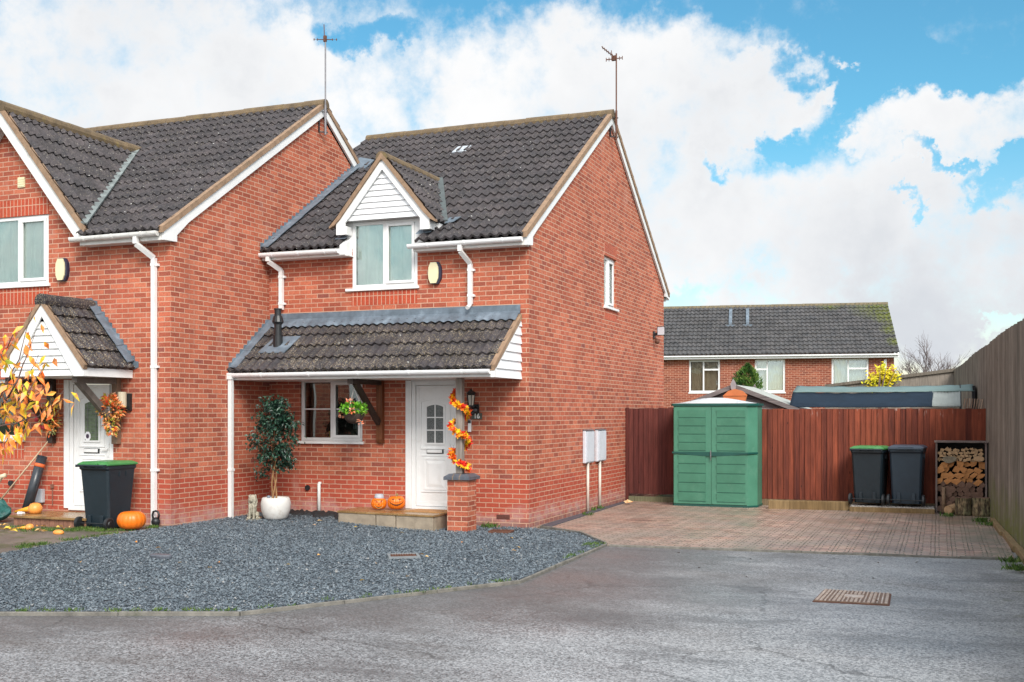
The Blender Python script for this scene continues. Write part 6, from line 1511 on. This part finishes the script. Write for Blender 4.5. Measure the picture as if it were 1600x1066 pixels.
# autumn tree reaching in from the left
rr = random.Random(51)
tx, ty = -3.95, -7.75
t_ = thing('autumn_tree', 'young tree with yellow and orange autumn leaves reaching in from the left edge', 'tree', (tx, ty, 0))
br = MB(); lf = MB()
br.tube([(tx, ty, -.02), (tx+.05, ty, .8), (tx+.02, ty+.05, 1.6), (tx+.08, ty, 2.4), (tx+.1, ty, 3.0)], [.05, .042, .034, .024, .01], 9)
def view(px, py, d):
    u = (px-800)/FPX; return Vector((CAM.x+d*(CA[0]+u*CR[0]), CAM.y+d*(CA[1]+u*CR[1]), CAM.z+d*(645-py)/FPX))
def leafcl(p, n, s):
    for _ in range(n):
        q = p+Vector((rr.gauss(0, s), rr.gauss(0, s), rr.gauss(0, s))); d = Vector((rr.uniform(-.6, .6), rr.uniform(-.6, .6), rr.uniform(-1.3, -.1))); lf.leaf(q, d, Vector((rr.uniform(-.8, .8), rr.uniform(-1, .1), rr.uniform(-.2, .7))), rr.uniform(.10, .155), rr.uniform(.038, .065), fold=.16)
DPT = 11.3
twigs = [((-70, 640), (-10, 640), (30, 560), (48, 490), 5), ((-70, 660), (0, 655), (45, 610), (78, 560), 6), ((-80, 600), (-20, 570), (10, 545), (30, 505), 6), ((-80, 680), (10, 665), (60, 650), (100, 610), 6),
         ((-80, 700), (-20, 700), (10, 690), (20, 660), 7), ((-60, 640), (20, 640), (50, 630), (92, 632), 5), ((-60, 560), (-20, 600), (20, 600), (50, 590), 8), ((-60, 600), (0, 610), (20, 640), (55, 668), 6), ((-50, 500), (-10, 530), (4, 560), (22, 580), 4), ((-50, 600), (5, 640), (40, 600), (60, 555), 4), ((0, 640), (25, 600), (40, 560), (55, 520), 2)]
for (a, b_, c, e_, n) in twigs:
    dd = [DPT+rr.uniform(-.3, .3) for _ in range(4)]
    P4 = [view(a[0], a[1], DPT+.2), view(b_[0], b_[1], dd[1]), view(c[0], c[1], dd[2]), view(e_[0], e_[1], dd[3])]
    L_ = []
    for i in range(13):
        f_ = i/12; k = min(2, int(f_*3)); w = f_*3-k; L_.append(P4[k].lerp(P4[k+1], w)+Vector((0, 0, .012*sin(i*2.1))))
    br.tube(L_, [.013-.0009*i for i in range(13)], 6)
    for i in range(4, 13): leafcl(L_[i]+Vector((0, 0, -.03)), (2 if i < 7 else 1) if n < 6 else 2, .05)
for (px_2, py_2, n) in ((10, 600, 16), (30, 620, 18), (50, 635, 16), (20, 650, 10), (60, 600, 6), (45, 605, 12), (5, 640, 14), (78, 622, 5), (8, 700, 8), (5, 580, 8), (85, 560, 3), (68, 545, 3), (48, 500, 3), (15, 545, 5), (0, 560, 5), (100, 640, 3), (58, 665, 4)):
    leafcl(view(px_2, py_2, DPT+rr.uniform(-.2, .2)), int(n*.6), .085)
for k in range(22):
    a = rr.uniform(0, 2*pi); z0 = rr.uniform(1.2, 2.8); e_ = Vector((tx-abs(.8*cos(a)), ty+.8*sin(a), z0+.5)); br.tube([(tx+.05, ty, z0), e_], [.012, .004], 5); leafcl(e_, 14, .16)
br.build('branches', TWIG, t_, smooth=True); lf.build('leaves', AUT, t_, fix=False)

# bare tree, conifer and golden shrub beyond
t_ = thing('bare_tree', 'bare leafless tree between the far house and the tall grey fence', 'tree', (5.3, 48.6, 0))
rr = random.Random(61); mb = MB()
def grow(p, d, L_, r, lvl):
    q = p+d*L_; mid = p+d*L_*.5+Vector((rr.uniform(-.05, .05), 0, 0))*L_
    mb.tube([p, mid, q], [r, r*.8, r*.6], 5, cap=False)
    if lvl == 0: return
    for k in range(rr.choice((3, 3, 4)) if lvl > 1 else 3):
        nd = (d+Vector((rr.uniform(-.75, .75), rr.uniform(-.5, .5), rr.uniform(-.1, .45)))).normalized()
        grow(p+d*L_*rr.uniform(.45, 1), nd, L_*rr.uniform(.6, .85), r*.6, lvl-1)
T0 = Vector((5.3, 48.6, 0)); mb.tube([T0, T0+Vector((0, 0, 3.2))], [.16, .11], 8)
for k in range(11):
    a = -1.35+2.7*k/10; grow(T0+Vector((0, 0, 2.6+.5*rr.random())), Vector((sin(a)*.9, rr.uniform(-.3, .3), cos(a)*.9+.35)).normalized(), rr.uniform(.95, 1.35), .035, 3)
mb.build('branches', plain('bare_bark', (.16, .13, .13), .9), t_, fix=False)
def conifer(name, c, h, r, mat, label, n, seed, top=1.):
    rr = random.Random(seed); t_ = thing(name, label, 'shrub', (c[0], c[1], 0)); mb = MB()
    MB().tube([(c[0], c[1], 0), (c[0], c[1], c[2]-h*.1)], [.06, .03], 7).build('trunk', TWIG, t_)
    for i in range(n):
        f_ = rr.random(); a = rr.uniform(0, 2*pi); R_ = r*(sin(pi*min(1, .18+f_*.86))**.7)*rr.uniform(.45, 1.12)*(1+.16*sin(3*a+f_*7)); p = Vector((c[0]+R_*cos(a), c[1]+R_*sin(a), c[2]-h/2+h*f_))
        d = Vector((cos(a)*.6+rr.uniform(-.4, .4), sin(a)*.6+rr.uniform(-.4, .4), 1.1)); mb.leaf(p, d, Vector((rr.uniform(-1, 1), rr.uniform(-1, 1), .3)), r*.34*rr.uniform(.6, 1.1), r*.10)
    mb.build('foliage', mat, t_, fix=False)
conifer('conifer', (1.43, 11.63, 2.58), .72, .30, leafmat('conifer_green', [(0, (.012, .04, .012)), (.5, (.05, .13, .02)), (1, (.16, .26, .05))], sc=5.), 'dark green rounded conifer top showing above the grey shed roof', 2200, 71)
GOLD = leafmat('golden_leaf', [(0, (.55, .42, .01)), (.6, (.75, .62, .02)), (1, (.5, .55, .03))], sc=9.)
t_ = thing('golden_shrub', 'bright yellow shrub with bare twigs in front of the far house\'s right corner', 'shrub', (4.35, 14.5, 0)); rr = random.Random(81); mb = MB(); mt = MB()
for k in range(9):
    e_ = view(rr.uniform(1362, 1408), rr.uniform(560, 600), 30.2+rr.uniform(-.4, .4)); mt.tube([(4.35, 14.5, .3), (e_+Vector((4.35, 14.5, 2)))/2, e_], [.02, .012, .004], 5)
for (px_2, py_2, n, s) in ((1368, 594, 60, .10), (1380, 580, 90, .10), (1386, 590, 90, .10), (1394, 588, 60, .09), (1372, 598, 60, .14), (1388, 594, 90, .11), (1378, 590, 90, .10), (1402, 590, 14, .05), (1360, 600, 30, .08)):
    for _ in range(n):
        p = view(px_2, py_2, 30.2)+Vector((rr.gauss(0, s), rr.gauss(0, s), rr.gauss(0, s))); mb.leaf(p, Vector((rr.uniform(-1, 1), rr.uniform(-1, 1), rr.uniform(-.5, 1))), Vector((rr.uniform(-1, 1), -1, 1)), .11, .06)
mt.build('twigs', TWIG, t_, fix=False); mb.build('leaves', GOLD, t_, fix=False)

# ================================================================== COVERS AND DRAINS
mm = plain('cast_cover', (.15, .09, .06), .6, .5, 26, .5, 60)
t_ = thing('manhole_cover', 'rusty rectangular patterned manhole cover set in the asphalt', 'manhole cover', (5.09, -4.63, 0))
A, Bq, Cq, Dq = Vector((4.768, -4.985, 0)), Vector((5.43, -4.95, 0)), Vector((5.42, -4.30, 0)), Vector((4.80, -4.28, 0))
def bil(u, v): return A*(1-u)*(1-v)+Bq*u*(1-v)+Cq*u*v+Dq*(1-u)*v
mb = MB(); P_ = [bil(-.02, -.03), bil(1.02, -.03), bil(1.02, 1.03), bil(-.02, 1.03)]; mb.hexa([(p.x, p.y, -.03) for p in P_]+[(p.x, p.y, -.015) for p in P_]); mb.build('frame', RUST, t_)
mb = MB(); P_ = [bil(0, 0), bil(1, 0), bil(1, 1), bil(0, 1)]; mb.hexa([(p.x, p.y, -.02) for p in P_]+[(p.x, p.y, -.008) for p in P_])
for i in range(17):
    for j in range(9):
        if 5 < i < 11 and 3 <= j <= 5: continue
        u, v = (i+.5)/17, (j+.5)/9; du, dv = (.010, .036) if (i // 2) % 2 else (.019, .022)
        q = [bil(u-du, v-dv), bil(u+du, v-dv), bil(u+du, v+dv), bil(u-du, v+dv)]; mb.hexa([(p.x, p.y, -.0085) for p in q]+[(p.x, p.y, .001) for p in q], 1)
q = [bil(.36, .4), bil(.64, .4), bil(.64, .6), bil(.36, .6)]; mb.hexa([(p.x, p.y, -.0085) for p in q]+[(p.x, p.y, .001) for p in q], 1)
mb.build('cover', [mm, plain('highlight_studs', (.42, .34, .29), .45, .35, 30, dirt=(.7, .7, .7), dirtamt=.8)], t_)  # studs get a paler colour as painted highlights
def drain(c, w, d, label, mat, rz=0.):
    t_ = thing('drain_cover', label, 'drain cover', (c[0], c[1], 0), rz=rz); mb = MB(); z = gz(c[0], c[1])+.03
    for (x0, x1, y0, y1) in ((-w, w, -d, -d+.03), (-w, w, d-.03, d), (-w, -w+.03, -d+.03, d-.03), (w-.03, w, -d+.03, d-.03)): mb.box(x0, x1, y0, y1, z-.03, z)
    mb.build('frame', mat, t_, local=True); mb = MB(); mb.box(-w+.03, w-.03, -d+.03, d-.03, z-.03, z-.012)
    for i in range(9): mb.box(-w+.05+i*(2*w-.1)/9, -w+.05+i*(2*w-.1)/9+.012, -d+.04, d-.04, z-.0119, z-.004)
    mb.build('grid', RUST, t_, local=True)
drain((-.24, -3.72), .19, .17, 'small square drain cover with pale frame in the slate gravel, nearer the road', plain('pale_frame', (.19, .21, .22), .7), radians(32))
drain((-.16, -.72), .17, .13, 'small dark drain cover in the slate gravel by the house corner', RUST, .15)
mb = MB(); z = gz(-2.75, -5.1); mb.lathe([(.0, 0), (.15, 0), (.155, .03), (.14, .045), (.0, .05)], (-2.75, -5.12, z), 20, sq=.5); single(mb, 'chamber_lid', BLUEG, (-2.75, -5.12, z), 'small dark disc lid lying in the slate gravel left of the path\'s pumpkin view', 'lid', smooth=False)

# ================================================================== WEEDS AND FALLEN LEAVES
GRS = leafmat('weed_green', [(0, (.035, .075, .012)), (.6, (.07, .14, .02)), (1, (.15, .19, .05))], sc=30.)
def weeds(name, pts, label, n, s, L, seed, zf=None):
    rr = random.Random(seed); mb = MB()
    for (x, y) in pts:
        for _ in range(n):
            p = Vector((x+rr.gauss(0, s), y+rr.gauss(0, s), (zf(x, y) if zf else 0)-.002)); mb.leaf(p, Vector((rr.uniform(-.8, .8), rr.uniform(-.8, .8), 1)), Vector((rr.uniform(-1, 1), rr.uniform(-1, 1), .2)), L*rr.uniform(.5, 1.2), L*.22)
    o = mb.build(name, GRS, fix=False); tag(o, label, 'weeds', None, 'stuff')
def along(a, b, n, j, seed):
    rr = random.Random(seed); return [(a[0]+(b[0]-a[0])*t_+rr.gauss(0, j), a[1]+(b[1]-a[1])*t_+rr.gauss(0, j)) for t_ in [rr.random() for _ in range(n)]]
weeds('grass_tufts', along((-1.75, -8.23), (.1, -7.48), 26, .02, 1)+along((.12, -7.48), (1.7, -5.0), 18, .03, 2)+[(-.62, -7.76)]*3+along((1.50, -1.75), (1.64, -1.48), 16, .04, 3)+along((1.65, -3.2), (1.66, -1.6), 10, .02, 4), 'thin grass and moss growing along the concrete edging kerb', 12, .022, .045, 5)
weeds('grass_tufts', along((-6.8, -3.75), (-5.3, -3.5), 16, .12, 6)+along((-5.6, -3.6), (-4.75, -3.35), 14, .08, 7)+along((-4.75, -5.5), (-4.75, -3.3), 16, .05, 8)+[(-4.72, -2.9)]*4+[(-5.5, -3.35)]*4, 'weedy grass on the garden path around the bin and the step', 30, .045, .055, 9, gz)
weeds('weed_clump', [(6.50, 3.55)]*5+[(6.62, 3.0)]*3+[(6.66, -1.5)]*3+[(6.70, -2.2)]*4+[(6.0, 4.35)]*2+[(.22, 2.3), (.05, 3.6), (.03, 3.2)]+[(-.57, -.12)]*3, 'small green weed clumps by the tall fence and the house wall', 26, .06, .09, 10)
def litter(name, area, n, mat, label, seed, L, zf):
    rr = random.Random(seed); mb = MB()
    for _ in range(n):
        x = rr.uniform(area[0], area[1]); y = rr.uniform(area[2], area[3]); a = rr.uniform(0, 2*pi)
        mb.leaf((x, y, zf(x, y)+.018), (cos(a), sin(a), rr.uniform(-.05, .35)), (rr.uniform(-.3, .3), rr.uniform(-.3, .3), 1), L*rr.uniform(.6, 1.2), L*.6)
    o = mb.build(name, mat, fix=False); tag(o, label, 'leaves', None, 'stuff')
FALL = leafmat('fallen_leaf', [(0, (.75, .25, .03)), (.4, (.7, .42, .12)), (.7, (.62, .42, .25)), (1, (.8, .5, .05))], sc=5.)
litter('fallen_leaves', (-7.9, -5.5, -4.1, -3.35), 55, FALL, 'fallen orange and tan leaves scattered on the garden path', 3, .11, gz)
litter('fallen_leaves', (-4.5, 1.0, -6.5, -1.0), 26, FALL, 'a few fallen leaves scattered over the slate gravel', 4, .07, lambda x, y: gz(x, y)+.01)
litter('fallen_leaves', (2.5, 6.5, -5.5, 4.0), 14, plain('dark_leaf', (.05, .035, .02), .7), 'small dark leaf scraps on the asphalt and paving', 5, .05, lambda x, y: 0.0)
mb = MB(); mb.leaf((.20, 4.75, .02), (1, .2, .3), (0, -.6, 1), .16, .12); mb.leaf((.24, 4.72, .02), (-.3, .8, .5), (0, -.6, 1), .12, .1)
single(mb, 'fallen_leaf', FALL, (.2, 4.75, 0), 'single yellow leaf at the foot of the gable near the dark gate', 'leaf', fix=False)

# ================================================================== CAMERA, WORLD, SUN
cam = bpy.data.cameras.new('camera'); co = bpy.data.objects.new('camera', cam); COL.objects.link(co); SC.camera = co
co.location = CAM; co.rotation_euler = (pi/2, 0, TH); cam.sensor_width = 36; cam.lens = 36*FPX/1600; cam.shift_y = 112/1600; cam.clip_end = 1000; cam.clip_start = .1
SUN_EL, SUN_AZ = radians(38), radians(180-38)     # azimuth from +Y clockwise: sun behind the camera's right shoulder
sd_ = Vector((sin(SUN_AZ)*cos(SUN_EL), cos(SUN_AZ)*cos(SUN_EL), sin(SUN_EL)))
sl = bpy.data.lights.new('sun', 'SUN'); sl.energy = 2.1; sl.angle = radians(24); sl.color = (1, .95, .88); so_ = bpy.data.objects.new('sun', sl); COL.objects.link(so_)
so_.rotation_euler = sd_.to_track_quat('Z', 'Y').to_euler(); so_.location = (0, -10, 20)
W = bpy.data.worlds.new('World'); SC.world = W; W.use_nodes = True; t = NT(W.node_tree); bg = W.node_tree.nodes['Background']
sky = t.n('ShaderNodeTexSky', sky_type='NISHITA', sun_disc=False, sun_elevation=SUN_EL, sun_rotation=SUN_AZ, altitude=50., air_density=1.2, dust_density=.6, ozone_density=2.2)
g = t.n('ShaderNodeTexCoord', out=0)
dirn = t.n('ShaderNodeVectorMath', {0: g}, operation='NORMALIZE')
x, y, z = t.sep(dirn)
n1 = t.noise(dirn, 11.0, 9, .60); n2 = t.noise(dirn, 38.0, 7, .65); n3 = t.noise(dirn, 3.0, 4, .5)
def warp(sc, det, amp):
    nv = t.n('ShaderNodeTexNoise', {'Vector': dirn, 'Scale': sc, 'Detail': det, 'Roughness': .62}, 1)
    v = t.n('ShaderNodeVectorMath', {0: nv, 1: (.5, .5, .5)}, operation='SUBTRACT'); a_, b_, c_ = t.sep(v)
    return t.m('MULTIPLY', a_, amp), t.m('MULTIPLY', c_, amp)
w1, w2 = warp(7., 8, .22), warp(30., 6, .05)
az = t.m('ADD', t.m('ARCTAN2', x, y), t.m('ADD', w1[0], w2[0])); el = t.m('ADD', t.m('ARCSINE', z), t.m('ADD', w1[1], w2[1]))
def pd(px, py):
    u = (px-800)/FPX; d = Vector((CA[0]+u*CR[0], CA[1]+u*CR[1], (645-py)/FPX)).normalized(); return atan2(d.x, d.y), asin(d.z)
def blob(px, py, rx, ry):
    a0, e0 = pd(px, py); a1, _ = pd(px+rx, py); _, e1 = pd(px, py-ry); ra = abs(a1-a0); re = abs(e1-e0)
    da = t.m('DIVIDE', t.m('SUBTRACT', az, a0), ra); de = t.m('DIVIDE', t.m('SUBTRACT', el, e0), re)
    return t.m('SUBTRACT', 1., t.m('ADD', t.m('MULTIPLY', da, da), t.m('MULTIPLY', de, de)))
pos = [(300, 150, 420, 240), (-200, 300, 500, 330), (790, 200, 210, 165), (900, 150, 150, 130), (1040, 180, 200, 125), (1190, 155, 110, 55), (1285, 140, 45, 20), (950, 380, 260, 190), (640, 300, 320, 170), (1480, 225, 190, 75), (1590, 200, 130, 75), (1330, 350, 260, 130), (1180, 330, 120, 90), (1480, 420, 230, 110), (1330, 520, 330, 80), (1590, 480, 200, 60), (1350, 215, 50, 30), (470, 60, 110, 90)]
neg = [(610, 30, 70, 45), (1235, 205, 42, 30), (1130, 262, 40, 20), (1480, 285, 70, 14), (1560, 300, 60, 26), (1585, 335, 40, 40), (1430, 345, 24, 14), (1080, 470, 70, 34), (1400, 110, 130, 70), (1560, 530, 70, 18), (1180, 640, 200, 15), (1050, 390, 30, 24)]
f = None
for b_ in pos: v = blob(*b_); f = v if f is None else t.m('MAXIMUM', f, v)
f = t.m('MAXIMUM', f, -.62); f = t.m('MINIMUM', f, .62)
h = None
for b_ in neg: v = blob(*b_); h = v if h is None else t.m('MAXIMUM', h, v)
f = t.m('SUBTRACT', f, t.m('MULTIPLY', t.m('MAXIMUM', h, 0.), .85))
# cloud field over the rest of the sky
away = t.rng(t.m('ABSOLUTE', t.m('ADD', az, TH)), .55, .9, 0, 1)
hi_ = t.rng(el, .42, .6, 0, 1); away = t.m('MAXIMUM', away, hi_)
f = t.m('ADD', t.m('MULTIPLY', f, t.m('SUBTRACT', 1., away)), t.m('MULTIPLY', away, t.rng(n3, .34, .52, -.9, .9)))
dens = t.m('ADD', f, t.m('ADD', t.m('MULTIPLY', t.m('SUBTRACT', n1, .5), 2.2), t.m('MULTIPLY', t.m('SUBTRACT', n2, .5), 1.2)))
cov = t.rng(dens, -.55, .70, 0, 1, True)
sh = t.rng(t.noise(dirn, 5., 5, .55), .35, .65, 0, 1)
lowg = t.rng(el, .22, .06, 0, .55)
cc = t.mix(t.m('MULTIPLY', sh, t.rng(dens, .1, 1.0, .15, 1)), (5.55, 5.56, 5.58), (4.2, 4.33, 4.52))
cc = t.mix(t.m('MULTIPLY', lowg, t.m('ADD', sh, .35)), cc, (3.7, 3.9, 4.2))
# clouds on the sun's side of the sky are the brighter ones
dt = t.n('ShaderNodeVectorMath', {0: dirn, 1: tuple(sd_)}, 1, operation='DOT_PRODUCT'); br_ = t.rng(dt, .0, .9, 1., 2.3)
cc = t.mix(1., cc, t.comb(br_, br_, br_), 'MULTIPLY')
skyc = t.mix(1., sky, t.mix(t.rng(t.m('ARCSINE', z), .04, .24), (.90, .88, .90), (.40, .80, .84)), 'MULTIPLY')
fin = t.mix(cov, skyc, cc)
W.node_tree.links.new(fin, bg.inputs[0]); bg.inputs[1].default_value = .1
SC.view_settings.view_transform = 'Standard'; SC.view_settings.look = 'None'; SC.view_settings.exposure = 0.85; SC.view_settings.gamma = 1
SC.cycles.max_bounces = 6
